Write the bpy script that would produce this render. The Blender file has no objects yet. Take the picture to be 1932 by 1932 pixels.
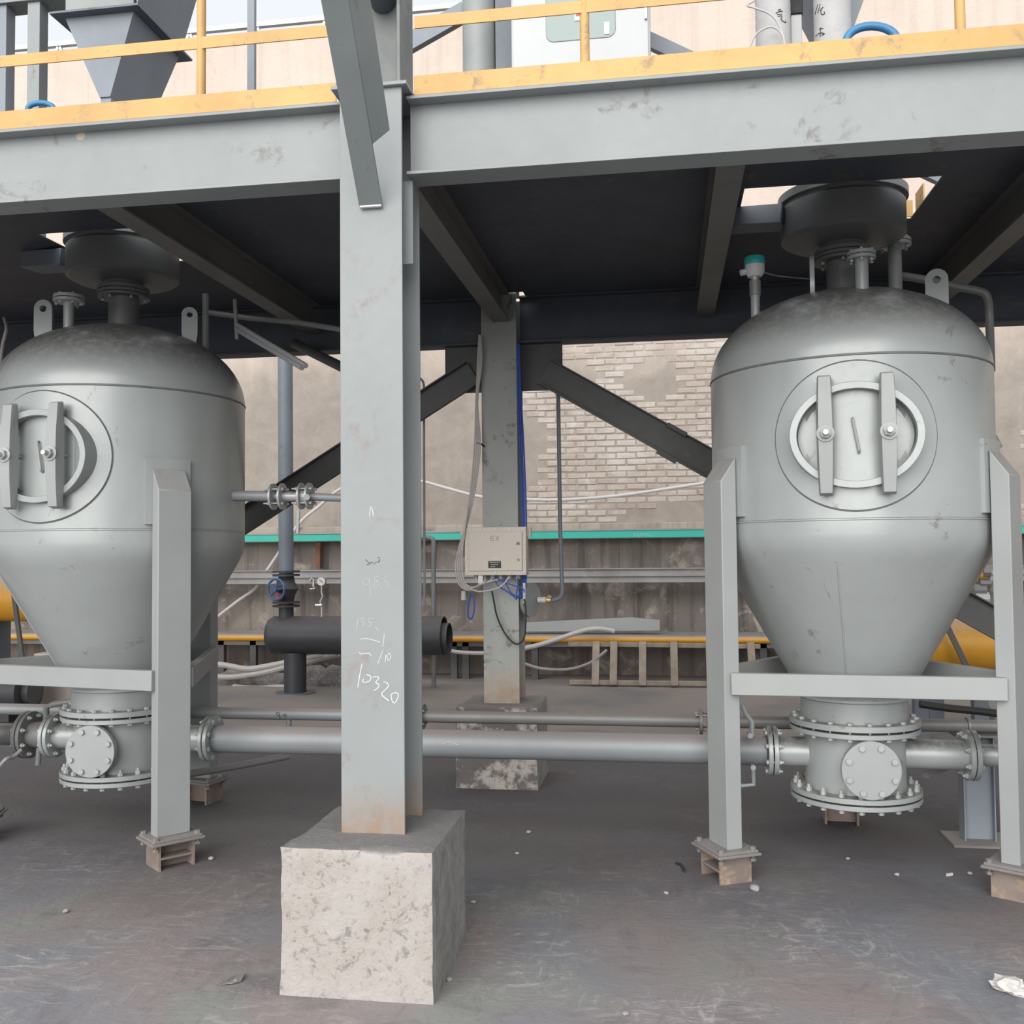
import bpy, bmesh, math, random
from mathutils import Vector as V, Matrix, noise as mnoise
random.seed(7)
sc = bpy.context.scene
COL = sc.collection
rad = math.radians

# ------------------------------------------------------------------ camera
F, CAMZ = 1850.0, 1.6                      # focal length in pixels of a 1932 px frame, eye height in metres
yaw, pitch, roll = rad(8.86), rad(2.255), rad(0.53)
fw = V((-math.sin(yaw)*math.cos(pitch), math.cos(yaw)*math.cos(pitch), math.sin(pitch)))
r0 = fw.cross(V((0, 0, 1))).normalized(); u0 = r0.cross(fw)
RT = r0*math.cos(roll) - u0*math.sin(roll); UP = u0*math.cos(roll) + r0*math.sin(roll)
EYE = V((0, 0, CAMZ))
cd = bpy.data.cameras.new('camera'); cam = bpy.data.objects.new('camera', cd); COL.objects.link(cam)
cd.sensor_width = 36; cd.lens = 36*F/1932; cd.clip_end = 300
cam.matrix_world = Matrix(((RT.x, UP.x, -fw.x, 0), (RT.y, UP.y, -fw.y, 0), (RT.z, UP.z, -fw.z, CAMZ), (0, 0, 0, 1)))
sc.camera = cam

# ------------------------------------------------------------------ sky, sun, exposure
SKY, SUN = 0.74, 3.05
w = bpy.data.worlds.new('overcast_sky'); sc.world = w; w.use_nodes = True
w.node_tree.nodes['Background'].inputs[0].default_value = (0.90, 0.95, 1.0, 1)
w.node_tree.nodes['Background'].inputs[1].default_value = SKY
sl = bpy.data.lights.new('sun', 'SUN'); sun = bpy.data.objects.new('sun', sl); COL.objects.link(sun)
sl.energy = SUN; sl.angle = rad(62); sl.color = (1.0, 0.965, 0.93)
sun.rotation_euler = V((0.16, 1.0, -0.40)).to_track_quat('-Z', 'Y').to_euler()
sc.view_settings.view_transform = 'Standard'
sc.view_settings.look = 'None'
sc.view_settings.exposure = 0.42
sc.view_settings.gamma = 1.0
sc.view_settings.use_curve_mapping = False

# ------------------------------------------------------------------ helpers
def ray(x, y):
    return fw + RT*((x-966)/F) - UP*((y-966)/F)
def at(x, y, X=None, Y=None, Z=None):
    """world point where the line of sight of a photo pixel meets a plane of the place"""
    d = ray(x, y)
    t = X/d.x if X is not None else Y/d.y if Y is not None else (Z-CAMZ)/d.z
    return EYE + d*t
def cyl_hit(px, py, cx, cy, r):
    d = ray(px, py); a = d.x*d.x+d.y*d.y; b = -2*(d.x*cx+d.y*cy); c = cx*cx+cy*cy-r*r
    t = (-b-math.sqrt(max(b*b-4*a*c, 0)))/(2*a); return EYE+d*t
def polar(th, r, z=0):                       # angle from -Y (towards the viewer's side) to +X
    return V((r*math.sin(rad(th)), -r*math.cos(rad(th)), z))

class MB:
    def __init__(s): s.v = []; s.f = []
    def add(s, vs, fs):
        b = len(s.v); s.v += [V(p) for p in vs]; s.f += [tuple(i+b for i in q) for q in fs]; return s
    def obox(s, c, ax, hs):
        c = V(c); ax = [V(a) for a in ax]
        P = [c+ax[0]*(i*hs[0])+ax[1]*(j*hs[1])+ax[2]*(k*hs[2]) for i in (-1, 1) for j in (-1, 1) for k in (-1, 1)]
        return s.add(P, [(0, 1, 3, 2), (4, 6, 7, 5), (0, 4, 5, 1), (2, 3, 7, 6), (0, 2, 6, 4), (1, 5, 7, 3)])
    def box(s, lo, hi):
        lo = V(lo); hi = V(hi); c = (lo+hi)/2; h = (hi-lo)/2
        return s.obox(c, ((1, 0, 0), (0, 1, 0), (0, 0, 1)), h)
    def bar(s, p0, p1, w, h, up=(0, 0, 1)):   # w along the side, h along up
        p0 = V(p0); p1 = V(p1); d = (p1-p0); L = d.length; d.normalize()
        u = V(up); u = (u-d*u.dot(d)).normalized(); sd = d.cross(u)
        return s.obox((p0+p1)/2, (d, sd, u), (L/2, w/2, h/2))
    def cyl(s, p0, p1, r, n=24, r1=None, cap=True):
        p0 = V(p0); p1 = V(p1); d = (p1-p0).normalized(); r1 = r if r1 is None else r1
        a = d.orthogonal().normalized(); b = d.cross(a); P = []
        for p, q in ((p0, r), (p1, r1)):
            for i in range(n):
                t = 2*math.pi*i/n; P.append(p+a*(q*math.cos(t))+b*(q*math.sin(t)))
        fs = [(i, (i+1) % n, n+(i+1) % n, n+i) for i in range(n)]
        if cap: fs += [tuple(range(n-1, -1, -1)), tuple(range(n, 2*n))]
        return s.add(P, fs)
    def ring(s, p0, p1, ro, ri, n=32):
        p0 = V(p0); p1 = V(p1); d = (p1-p0).normalized(); a = d.orthogonal().normalized(); b = d.cross(a); P = []
        for p, q in ((p0, ro), (p1, ro), (p1, ri), (p0, ri)):
            for i in range(n):
                t = 2*math.pi*i/n; P.append(p+a*(q*math.cos(t))+b*(q*math.sin(t)))
        fs = []
        for k in range(4):
            for i in range(n):
                fs.append((k*n+i, k*n+(i+1) % n, ((k+1) % 4)*n+(i+1) % n, ((k+1) % 4)*n+i))
        return s.add(P, fs)
    def lathe(s, prof, n=64, c=(0, 0, 0), a0=0, a1=360, close=True):
        c = V(c); full = abs(a1-a0) >= 359.9; m = n if full else n+1; P = []
        for r, z in prof:
            for i in range(m):
                t = rad(a0+(a1-a0)*i/n); P.append(c+V((r*math.sin(t), -r*math.cos(t), z)))
        fs = []
        for k in range(len(prof)-1):
            for i in range(n):
                j = (i+1) % m
                fs.append((k*m+i, k*m+j, (k+1)*m+j, (k+1)*m+i))
        return s.add(P, fs)
    def tube(s, pts, r, n=10, cap=True):
        pts = [V(p) for p in pts]; P = []; prev = None
        for k, p in enumerate(pts):
            d = (pts[min(k+1, len(pts)-1)]-pts[max(k-1, 0)]).normalized()
            a = d.orthogonal().normalized() if prev is None else (prev-d*prev.dot(d)).normalized()
            prev = a; b = d.cross(a)
            for i in range(n):
                t = 2*math.pi*i/n; P.append(p+a*(r*math.cos(t))+b*(r*math.sin(t)))
        m = len(pts); fs = [(k*n+i, k*n+(i+1) % n, (k+1)*n+(i+1) % n, (k+1)*n+i) for k in range(m-1) for i in range(n)]
        if cap: fs += [tuple(range(n-1, -1, -1)), tuple(range((m-1)*n, m*n))]
        return s.add(P, fs)
    def prism(s, poly, off):                  # polygon of 3-D points pushed along off
        off = V(off); n = len(poly); P = [V(p) for p in poly]; P += [p+off for p in P]
        return s.add(P, [tuple(range(n-1, -1, -1)), tuple(range(n, 2*n))]+[(i, (i+1) % n, n+(i+1) % n, n+i) for i in range(n)])
    def mesh(s, name, mat, org=V((0, 0, 0)), smooth=35):
        me = bpy.data.meshes.new(name)
        me.from_pydata([tuple(p-org) for p in s.v], [], s.f)
        bm = bmesh.new(); bm.from_mesh(me); bmesh.ops.recalc_face_normals(bm, faces=bm.faces); bm.to_mesh(me); bm.free()
        if smooth:
            me.shade_smooth(); me.set_sharp_from_angle(angle=rad(smooth))
        me.materials.append(mat); return me
    def build(s, name, mat, parent=None, bevel=0, smooth=35, label=None):
        if parent is None:
            xs = [p.x for p in s.v]; ys = [p.y for p in s.v]; zs = [p.z for p in s.v]
            org = V(((min(xs)+max(xs))/2, (min(ys)+max(ys))/2, min(zs)))
        else:
            org = WL[parent.name]
        o = bpy.data.objects.new(name, s.mesh(name, mat, org, smooth)); COL.objects.link(o)
        if parent is None: o.location = org
        else: o.parent = parent
        WL[o.name] = org
        if bevel:
            m = o.modifiers.new('bevel', 'BEVEL'); m.width = bevel; m.segments = 2; m.limit_method = 'ANGLE'
        if label: o['label'] = label
        return o
WL = {}
def thing(name, label, cat, loc=(0, 0, 0), group=None):
    o = bpy.data.objects.new(name, None); COL.objects.link(o); o.location = loc; o.empty_display_size = .1
    o['label'] = label; o['category'] = cat
    if group: o['group'] = group
    WL[o.name] = V(loc); return o
def tag(o, label, cat, group=None):
    o['label'] = label; o['category'] = cat
    if group: o['group'] = group
    return o
def struct(o, label=None):
    o['kind'] = 'structure'
    if label: o['label'] = label
    return o
def inst(me, name, parent, loc, quat=None):
    o = bpy.data.objects.new(name, me); COL.objects.link(o)
    if parent is not None:
        o.parent = parent; o.location = V(loc)-WL[parent.name]
    else: o.location = loc
    o.rotation_mode = 'QUATERNION'
    if quat: o.rotation_quaternion = quat
    WL[o.name] = V(loc); return o
def copy_tree(o, parent=None):
    c = o.copy(); COL.objects.link(c)
    if parent is not None: c.parent = parent
    WL[c.name] = WL[o.name].copy()
    for ch in o.children: copy_tree(ch, c)
    return c
def shift_wl(o, d):
    WL[o.name] = WL[o.name]+d
    for ch in o.children: shift_wl(ch, d)
def smoothpath(pts, k=6):
    pts = [V(p) for p in pts]; out = []
    for i in range(len(pts)-1):
        p0 = pts[max(i-1, 0)]; p1 = pts[i]; p2 = pts[i+1]; p3 = pts[min(i+2, len(pts)-1)]
        for j in range(k):
            t = j/k
            out.append(.5*((2*p1)+(p2-p0)*t+(2*p0-5*p1+4*p2-p3)*t*t+(3*p1-p0-3*p2+p3)*t**3))
    out.append(pts[-1]); return out
ZQ = lambda d: V((0, 0, 1)).rotation_difference(V(d))

# ------------------------------------------------------------------ materials
def mat_new(name):
    m = bpy.data.materials.new(name); m.use_nodes = True; nt = m.node_tree
    return m, nt, nt.nodes['Principled BSDF']
def N(nt, t, **k):
    n = nt.nodes.new(t)
    for a, b in k.items(): setattr(n, a, b)
    return n
def c4(c): return (c[0], c[1], c[2], 1)
def noise_n(nt, vec, scale, detail=4, rough=.55, dist=0):
    n = N(nt, 'ShaderNodeTexNoise'); n.inputs['Scale'].default_value = scale; n.inputs['Detail'].default_value = detail
    n.inputs['Roughness'].default_value = rough; n.inputs['Distortion'].default_value = dist
    nt.links.new(vec, n.inputs['Vector']); return n.outputs['Fac']
def ramp(nt, fac, a, b):
    n = N(nt, 'ShaderNodeMapRange'); n.inputs['From Min'].default_value = a; n.inputs['From Max'].default_value = b
    nt.links.new(fac, n.inputs['Value']); return n.outputs['Result']
def mixc(nt, fac, a, b):
    n = N(nt, 'ShaderNodeMix', data_type='RGBA')
    if isinstance(fac, (int, float)): n.inputs['Factor'].default_value = fac
    else: nt.links.new(fac, n.inputs['Factor'])
    for q, i in ((a, 'A'), (b, 'B')):
        s = [x for x in n.inputs if x.name == i and x.type == 'RGBA'][0]
        if isinstance(q, (tuple, list)): s.default_value = c4(q)
        else: nt.links.new(q, s)
    return [x for x in n.outputs if x.type == 'RGBA'][0]
def math_n(nt, op, a, b):
    n = N(nt, 'ShaderNodeMath', operation=op)
    for i, q in enumerate((a, b)):
        if isinstance(q, (int, float)): n.inputs[i].default_value = q
        else: nt.links.new(q, n.inputs[i])
    return n.outputs[0]
def posn(nt, sx=1, sy=1, sz=1):
    g = N(nt, 'ShaderNodeNewGeometry'); m = N(nt, 'ShaderNodeMapping'); m.inputs['Scale'].default_value = (sx, sy, sz)
    nt.links.new(g.outputs['Position'], m.inputs['Vector']); return m.outputs['Vector']
def sepz(nt, which='Position', ax='Z'):
    g = N(nt, 'ShaderNodeNewGeometry'); s = N(nt, 'ShaderNodeSeparateXYZ'); nt.links.new(g.outputs[which], s.inputs[0]); return s.outputs[ax]
def bump(nt, bs, h, st=.3, dist=.01):
    b = N(nt, 'ShaderNodeBump'); b.inputs['Strength'].default_value = st; b.inputs['Distance'].default_value = dist
    nt.links.new(h, b.inputs['Height']); nt.links.new(b.outputs['Normal'], bs.inputs['Normal'])

def paint(name, col, rough=.42, var=.10, scuff=None, amt=.0, dust=None, damt=.6, rust=None, metal=0, bmp=.04, scale=1.0, scuff_scale=7):
    """painted steel: blotchy tone, scuffs, settled dust on top faces, rust towards a given height"""
    m, nt, bs = mat_new(name); L = nt.links
    p = posn(nt); n1 = noise_n(nt, p, 2.2*scale, 5, .6); f1 = ramp(nt, n1, .3, .7)
    lo = tuple(c*(1-var) for c in col); hi = tuple(min(1, c*(1+var)) for c in col)
    c = mixc(nt, f1, lo, hi)
    n2 = noise_n(nt, p, 28*scale, 4, .7)
    if scuff:
        s1 = noise_n(nt, p, scuff_scale*scale, 6, .68, .6); k = ramp(nt, s1, .66-amt, .72-amt*.8)
        k = math_n(nt, 'MULTIPLY', k, ramp(nt, n2, .35, .6)); c = mixc(nt, k, c, scuff)
    if dust:
        nz = ramp(nt, sepz(nt, 'Normal'), .25, .8); k = math_n(nt, 'MULTIPLY', nz, ramp(nt, n2, .2, .55)); k = math_n(nt, 'MULTIPLY', k, damt)
        c = mixc(nt, k, c, dust)
    if rust:
        z0, z1 = rust; zz = ramp(nt, sepz(nt), z1, z0); k = math_n(nt, 'MULTIPLY', zz, ramp(nt, noise_n(nt, p, 9, 5, .7), .25, .6))
        c = mixc(nt, k, c, (.30, .19, .12))
    L.new(c, bs.inputs['Base Color'])
    r = N(nt, 'ShaderNodeMapRange'); r.inputs['To Min'].default_value = max(.05, rough-.08); r.inputs['To Max'].default_value = min(1, rough+.14)
    L.new(n2, r.inputs['Value']); L.new(r.outputs[0], bs.inputs['Roughness'])
    bs.inputs['Metallic'].default_value = metal
    if bmp: bump(nt, bs, n1 if bmp > .2 else n2, bmp, .004)
    return m

M = {}
M['tank'] = paint('tank_paint', (.325, .347, .342), .29, .07, (.17, .15, .14), .035, (.10, .092, .086), .8, metal=.12, bmp=.02, scale=.9)
M['leg'] = paint('leg_paint', (0.3, 0.314, 0.311), .45, .06, (.30, .29, .28), .03, (.26, .24, .23), .8)
M['beam'] = paint('beam_paint', (0.268, 0.289, 0.29), .5, .07, (.17, .16, .15), .06, (.25, .22, .2), .7, scuff_scale=4)
M['col'] = paint('column_paint', (0.262, 0.28, 0.281), .5, .06, (.24, .215, .205), .085, (.25, .22, .2), .8, rust=(.53, .72), scuff_scale=3)
M['strut'] = paint('strut_paint', (0.235, 0.262, 0.265), .45, .1, (.14, .13, .12), .04)
M['steel_dk'] = paint('dark_steel_paint', (.13, .15, .175), .5, .15, (.10, .095, .09), .05, (.15, .13, .12), .6)
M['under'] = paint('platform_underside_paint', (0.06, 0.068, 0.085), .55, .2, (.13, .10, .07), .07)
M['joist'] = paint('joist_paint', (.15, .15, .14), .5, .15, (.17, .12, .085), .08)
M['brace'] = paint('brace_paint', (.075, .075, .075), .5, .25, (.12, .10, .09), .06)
M['backcol'] = paint('back_column_paint', (.27, .285, .27), .5, .12, (.12, .10, .09), .08, (.15, .13, .12), .7, rust=(.55, .85))
M['pipe'] = paint('pipe_paint', (0.215, 0.23, 0.24), .38, .10, (.25, .22, .21), .04, (.23, .205, .20), .95)
M['pipe_dk'] = paint('dusty_pipe', (0.165, 0.168, 0.165), .42, .14, (.16, .14, .13), .05, (.17, .155, .15), .9)
M['drum'] = paint('valve_drum_paint', (.13, .135, .135), .45, .15)
M['dbolt'] = paint('bolt_dark', (.22, .21, .21), .45, .2, metal=.3)
M['bolt'] = paint('bolt_painted', (0.34, 0.355, 0.35), .4, .12)
M['yellow'] = paint('yellow_paint', (0.55, 0.335, 0.115), .5, .16, (.33, .23, .12), .10, scuff_scale=9)
M['yellow_t'] = paint('yellow_vessel_paint', (.62, .30, .025), .45, .12, (.30, .18, .06), .03, (.34, .27, .22), .9)
M['rusty'] = paint('rusty_stub', (.22, .175, .15), .75, .3, (.38, .27, .18), .12, (.22, .2, .19), .9)
M['plate'] = paint('dusty_plate', (0.2, 0.188, 0.18), .7, .15, (.30, .22, .17), .08, (.25, .235, .225), .9)
M['black'] = paint('black_vessel', (.035, .037, .042), .5, .2, dust=(.085, .075, .075), damt=.8)
M['rubber'] = paint('black_rubber', (.02, .02, .021), .6, .1)
M['gray_cable'] = paint('gray_cable', (0.42, 0.395, 0.375), .5, .08)
M['white_cable'] = paint('white_conduit', (0.5, 0.48, 0.475), .5, .05)
M['blue_cable'] = paint('blue_cable', (.025, .07, .32), .45, .1)
M['blue_hose'] = paint('blue_hose', (.05, .22, .42), .4, .1)
M['blue_wheel'] = paint('handwheel_blue', (.04, .10, .20), .4, .15)
M['red'] = paint('red_paint', (.5, .05, .05), .4, .1)
M['teal'] = paint('teal_strip', (0.03, 0.4, 0.31), .5, .06, (.3, .5, .45), .01)
M['tealcap'] = paint('teal_cap', (.02, .36, .33), .35, .05)
M['white'] = paint('white_plastic', (0.55, 0.55, 0.545), .4, .04)
M['cab'] = paint('cabinet_paint', (0.47, 0.485, 0.485), .4, .03)
M['box'] = paint('beige_box', (0.5, 0.455, 0.395), .45, .03)
M['ink'] = paint('ink', (.04, .04, .04), .7, .1)
M['red_print'] = paint('red_print', (.42, .26, .20), .6, .1)
M['chalk_f'] = paint('chalk_faint', (.56, .57, .57), .9, .1)
M['post_g'] = paint('post_paint', (.17, .185, .18), .5, .25, (.10, .10, .10), .06)
M['chalk'] = paint('chalk', (0.72, 0.72, 0.7), .9, .05)
M['wood'] = paint('weathered_wood', (0.27, 0.22, 0.175), .8, .25, (.20, .15, .12), .08, scale=2)
M['galv'] = paint('galvanised', (0.26, 0.255, 0.255), .5, .2, (.20, .18, .17), .09, scuff_scale=5)
M['hopper'] = paint('hopper_paint', (.22, .245, .28), .5, .12, (.3, .3, .28), .03)
M['hopper_g'] = paint('bin_paint', (.25, .27, .265), .5, .15)
M['wrap'] = paint('white_wrap', (0.46, 0.455, 0.455), .7, .06, bmp=.3, scale=12)
M['paper'] = paint('paper', (0.55, 0.53, 0.5), .8, .08)
M['stone'] = paint('pebble', (.33, .31, .31), .85, .3)
M['lead'] = paint('debris', (.18, .17, .165), .85, .3, (.4, .38, .36), .12, scale=4)
M['silver'] = paint('bare_steel', (.55, .54, .53), .35, .1, metal=.6)
M['brass'] = paint('brass', (.6, .4, .12), .4, .1, metal=.5)
M['cream'] = paint('limed_render', (.52, .44, .38), .85, .12, (.3, .25, .22), .08)

def m_glass():
    m, nt, bs = mat_new('cabinet_window'); bs.inputs['Base Color'].default_value = (.30, .36, .345, 1); bs.inputs['Roughness'].default_value = .12
    bs.inputs['Specular IOR Level'].default_value = .25; return m
M['glass'] = m_glass()

def m_ground():
    m, nt, bs = mat_new('coal_dust_ground'); L = nt.links; p = posn(nt)
    big = noise_n(nt, p, .75, 4, .5, .5); big2 = noise_n(nt, posn(nt, 1, 1, 1), 1.15, 3, .5, .8); mid = noise_n(nt, p, 2.6, 6, .62, .8); fine = noise_n(nt, p, 26, 6, .7)
    c = mixc(nt, ramp(nt, big, .42, .58), (.141, .145, .158), (.188, .160, .156))
    c = mixc(nt, math_n(nt, 'MULTIPLY', ramp(nt, big2, .53, .63), .9), c, (.172, .175, .162))
    c = mixc(nt, math_n(nt, 'MULTIPLY', ramp(nt, mid, .45, .28), .7), c, (.105, .095, .10))
    # swept streaks and scrapes of pale dust
    g = posn(nt, 1.0, 2.6, 1); st = noise_n(nt, g, 4.2, 9, .74, 2.2); st2 = noise_n(nt, posn(nt, 2.2, .9, 1), 3.4, 9, .76, 2.6)
    patch = ramp(nt, noise_n(nt, p, 1.35, 3, .5, .4), .40, .62)
    c = mixc(nt, math_n(nt, 'MULTIPLY', math_n(nt, 'MULTIPLY', ramp(nt, st, .52, .64), patch), .75), c, (.33, .305, .29))
    c = mixc(nt, math_n(nt, 'MULTIPLY', math_n(nt, 'MULTIPLY', ramp(nt, st2, .55, .66), patch), .6), c, (.36, .34, .325))
    c = mixc(nt, math_n(nt, 'MULTIPLY', ramp(nt, st2, .44, .36), .45), c, (.12, .105, .11))
    c = mixc(nt, math_n(nt, 'MULTIPLY', ramp(nt, fine, .60, .76), .35), c, (.31, .29, .28))
    # ground colour is scaled paler towards the open yard
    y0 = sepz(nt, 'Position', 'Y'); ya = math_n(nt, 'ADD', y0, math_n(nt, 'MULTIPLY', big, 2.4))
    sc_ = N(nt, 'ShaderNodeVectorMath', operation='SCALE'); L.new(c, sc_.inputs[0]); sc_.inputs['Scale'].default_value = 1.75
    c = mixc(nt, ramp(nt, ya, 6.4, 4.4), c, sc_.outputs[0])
    # platform shade painted into the coal dust, cleaner concrete towards the back wall
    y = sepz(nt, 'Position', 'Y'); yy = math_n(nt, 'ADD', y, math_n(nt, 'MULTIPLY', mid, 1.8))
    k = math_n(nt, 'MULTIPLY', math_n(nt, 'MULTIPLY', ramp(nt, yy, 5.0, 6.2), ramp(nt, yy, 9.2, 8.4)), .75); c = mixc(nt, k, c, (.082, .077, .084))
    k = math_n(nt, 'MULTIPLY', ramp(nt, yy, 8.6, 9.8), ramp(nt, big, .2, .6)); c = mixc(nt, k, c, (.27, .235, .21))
    L.new(c, bs.inputs['Base Color']); bs.inputs['Roughness'].default_value = .9
    bump(nt, bs, math_n(nt, 'ADD', math_n(nt, 'ADD', st, st2), math_n(nt, 'MULTIPLY', fine, .4)), .45, .02); return m
M['ground'] = m_ground()

def m_plinth(name, cover):
    m, nt, bs = mat_new(name); L = nt.links; p = posn(nt)
    big = noise_n(nt, p, 5, 6, .65, .3); pit = noise_n(nt, p, 34, 5, .7, .4); mid = noise_n(nt, p, 11, 6, .7, .5)
    c = mixc(nt, ramp(nt, big, .3, .7), (.375, .335, .30), (.435, .41, .39))
    c = mixc(nt, math_n(nt, 'MULTIPLY', ramp(nt, mid, .57, .65), .8), c, (.19, .18, .172))
    c = mixc(nt, math_n(nt, 'MULTIPLY', math_n(nt, 'MULTIPLY', ramp(nt, pit, .54, .64), ramp(nt, big, .62, .42)), .8), c, (.17, .162, .155))
    if cover: c = mixc(nt, math_n(nt, 'MULTIPLY', ramp(nt, math_n(nt, 'ADD', big, math_n(nt, 'MULTIPLY', mid, .5)), .68, .78), .9), c, (.10, .09, .088))
    grey_c = mixc(nt, ramp(nt, mid, .35, .65), (.19, .19, .178), (.32, .31, .29))
    ny = ramp(nt, sepz(nt, 'Normal', 'Y'), -.55, -.75)         # face towards the yard takes the pale colour, the others grey
    c = mixc(nt, ny, grey_c, c)
    nz = math_n(nt, 'MULTIPLY', ramp(nt, sepz(nt, 'Normal'), .5, .85), ramp(nt, pit, .2, .5)); c = mixc(nt, nz, c, (.185, .178, .174))
    L.new(c, bs.inputs['Base Color']); bs.inputs['Roughness'].default_value = .92
    bump(nt, bs, math_n(nt, 'SUBTRACT', mid, pit), .5, .012); return m
M['plinth'] = m_plinth('whitewashed_concrete', 0)
M['plinth_d'] = m_plinth('crusted_concrete', 1)

def m_wall(name, a, b, stain, lime, streak=.5, lime_amt=.0, grime_shade=False):
    m, nt, bs = mat_new(name); L = nt.links; p = posn(nt)
    big = noise_n(nt, p, .7, 6, .6, .5); mid = noise_n(nt, p, 3.2, 6, .68, .6); fine = noise_n(nt, p, 18, 5, .7)
    sv = noise_n(nt, posn(nt, 5.5, 1, .35), 1.0, 6, .65, .3)
    c = mixc(nt, ramp(nt, big, .3, .7), a, b)
    c = mixc(nt, math_n(nt, 'MULTIPLY', ramp(nt, sv, .48, .66), streak), c, stain)
    c = mixc(nt, math_n(nt, 'MULTIPLY', ramp(nt, mid, .60-.05*lime_amt, .68), .8*(1 if lime_amt else .35)), c, lime)
    c = mixc(nt, math_n(nt, 'MULTIPLY', ramp(nt, mid, .36, .26), .6), c, stain)
    c = mixc(nt, math_n(nt, 'MULTIPLY', ramp(nt, fine, .62, .75), .35), c, stain)
    if grime_shade:  # below deck height, grime and the deck's shade both go into the colour
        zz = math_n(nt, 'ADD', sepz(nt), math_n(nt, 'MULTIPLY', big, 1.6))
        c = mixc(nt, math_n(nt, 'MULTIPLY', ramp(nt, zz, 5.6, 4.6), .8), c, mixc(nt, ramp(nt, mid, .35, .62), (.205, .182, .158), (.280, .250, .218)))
    L.new(c, bs.inputs['Base Color']); bs.inputs['Roughness'].default_value = .93
    bump(nt, bs, math_n(nt, 'ADD', mid, math_n(nt, 'MULTIPLY', fine, .4)), .4, .03); return m
M['wall_up'] = m_wall('rendered_wall', (.52, .44, .375), (.585, .505, .435), (.42, .355, .305), (.57, .52, .47), .4, grime_shade=True)
M['wall_lo'] = m_wall('stained_concrete', (.15, .128, .117), (.27, .235, .20), (.075, .064, .06), (.42, .37, .315), .8, 1)
M['ledge'] = m_wall('ledge_concrete', (.33, .29, .25), (.40, .35, .30), (.17, .15, .14), (.48, .43, .38), .6)
def m_brick():
    m, nt, bs = mat_new('limewashed_brick'); L = nt.links; p = posn(nt)
    oi = N(nt, 'ShaderNodeObjectInfo'); big = noise_n(nt, p, 1.6, 5, .6, .4); mid = noise_n(nt, p, 9, 6, .7, .5)
    c = mixc(nt, oi.outputs['Random'], (.36, .30, .258), (.45, .39, .34))
    c = mixc(nt, math_n(nt, 'MULTIPLY', ramp(nt, big, .45, .62), .75), c, (.54, .50, .465))
    c = mixc(nt, ramp(nt, mid, .55, .72), c, (.56, .525, .49))
    c = mixc(nt, math_n(nt, 'MULTIPLY', ramp(nt, mid, .38, .28), .7), c, (.22, .185, .16))
    L.new(c, bs.inputs['Base Color']); bs.inputs['Roughness'].default_value = .93; bump(nt, bs, mid, .5, .02); return m
M['brick'] = m_brick()

# shared bolt meshes: +Z is the head side, origin at the head's seat
def bolt_mesh(name, mat, r, hh, below, nut=True, stud=.0):
    b = MB(); b.cyl((0, 0, 0), (0, 0, hh), r, 6)
    if stud: b.cyl((0, 0, hh), (0, 0, hh+stud), r*.55, 8)
    if below: b.cyl((0, 0, 0), (0, 0, -below), r*.5, 8)
    if nut and below: b.cyl((0, 0, -below-hh), (0, 0, -below), r, 6)
    return b.mesh(name, mat, smooth=30)

# ================================================================== SETTING
g = MB(); n = 90
gx = [-60+120*i/n for i in range(n+1)]
g.add([(-70, -40, 0), (70, -40, 0), (70, 60, 0), (-70, 60, 0)], [(0, 1, 2, 3)])
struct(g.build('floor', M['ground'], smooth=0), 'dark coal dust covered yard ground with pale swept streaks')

WY = 12.9
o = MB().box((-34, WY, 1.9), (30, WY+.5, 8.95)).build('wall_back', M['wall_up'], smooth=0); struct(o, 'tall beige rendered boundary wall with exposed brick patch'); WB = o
WL[o.name] = V(o.location)
MB().box((-34, WY-.35, 1.74), (30, WY, 1.94)).build('ledge', M['ledge'], WB, .01, label='rough concrete ledge course')
lo = MB().box((-34, WY-.25, 0), (30, WY+.4, 1.74)).build('wall_base', M['wall_lo'], smooth=0); struct(lo, 'dark stained concrete footing wall under the ledge')
# bricks laid bare where the render has fallen off
bm_v = []
for k in range(6):
    b = MB(); L_, H_, D_ = .1235, .0365, .012; e = .010
    rr = lambda a: a+random.uniform(-.006, .006)
    fr = [V((rr(sx*(L_-e)), -D_+random.uniform(-.004, .004), rr(sz*(H_-e)))) for sx, sz in ((-1, -1), (1, -1), (1, 1), (-1, 1))]
    md = [V((sx*L_, -D_+e, sz*H_)) for sx, sz in ((-1, -1), (1, -1), (1, 1), (-1, 1))]
    bk = [V((sx*L_, .03, sz*H_)) for sx, sz in ((-1, -1), (1, -1), (1, 1), (-1, 1))]
    b.add(fr+md+bk, [(0, 1, 2, 3)]+[(i, (i+1) % 4, 4+(i+1) % 4, 4+i) for i in range(4)]+[(4+i, 4+(i+1) % 4, 8+(i+1) % 4, 8+i) for i in range(4)])
    bm_v.append(b.mesh('brick', M['brick'], smooth=0))
nb = 0
zz = 2.0
row = 0
while zz < 4.42:
    for x0, x1 in ((-1.80, .74), (3.95, 4.6)):
        x = x0+(.13 if row % 2 else 0)
        while x < x1:
            v = mnoise.noise(V((x*1.1, 3.3, zz*1.5)))
            edge = min(x-x0, .4)/.4
            covered = v < (-.30 if x < 2 else -.12) or (x < 2 and v < -.1 and edge < .5) or (x > 2 and zz > 3.0)
            px = F*((V((x, WY, zz))-EYE).dot(RT))/((V((x, WY, zz))-EYE).dot(fw))+966
            if not covered and nb < 296 and (px < 1362 or px > 1868):
                inst(bm_v[random.randrange(6)], 'brick', WB, (x+random.uniform(-.008, .008), WY+.002+random.uniform(-.004, .007), zz+random.uniform(-.004, .004))); nb += 1
            x += .262
    zz += .083; row += 1

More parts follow.
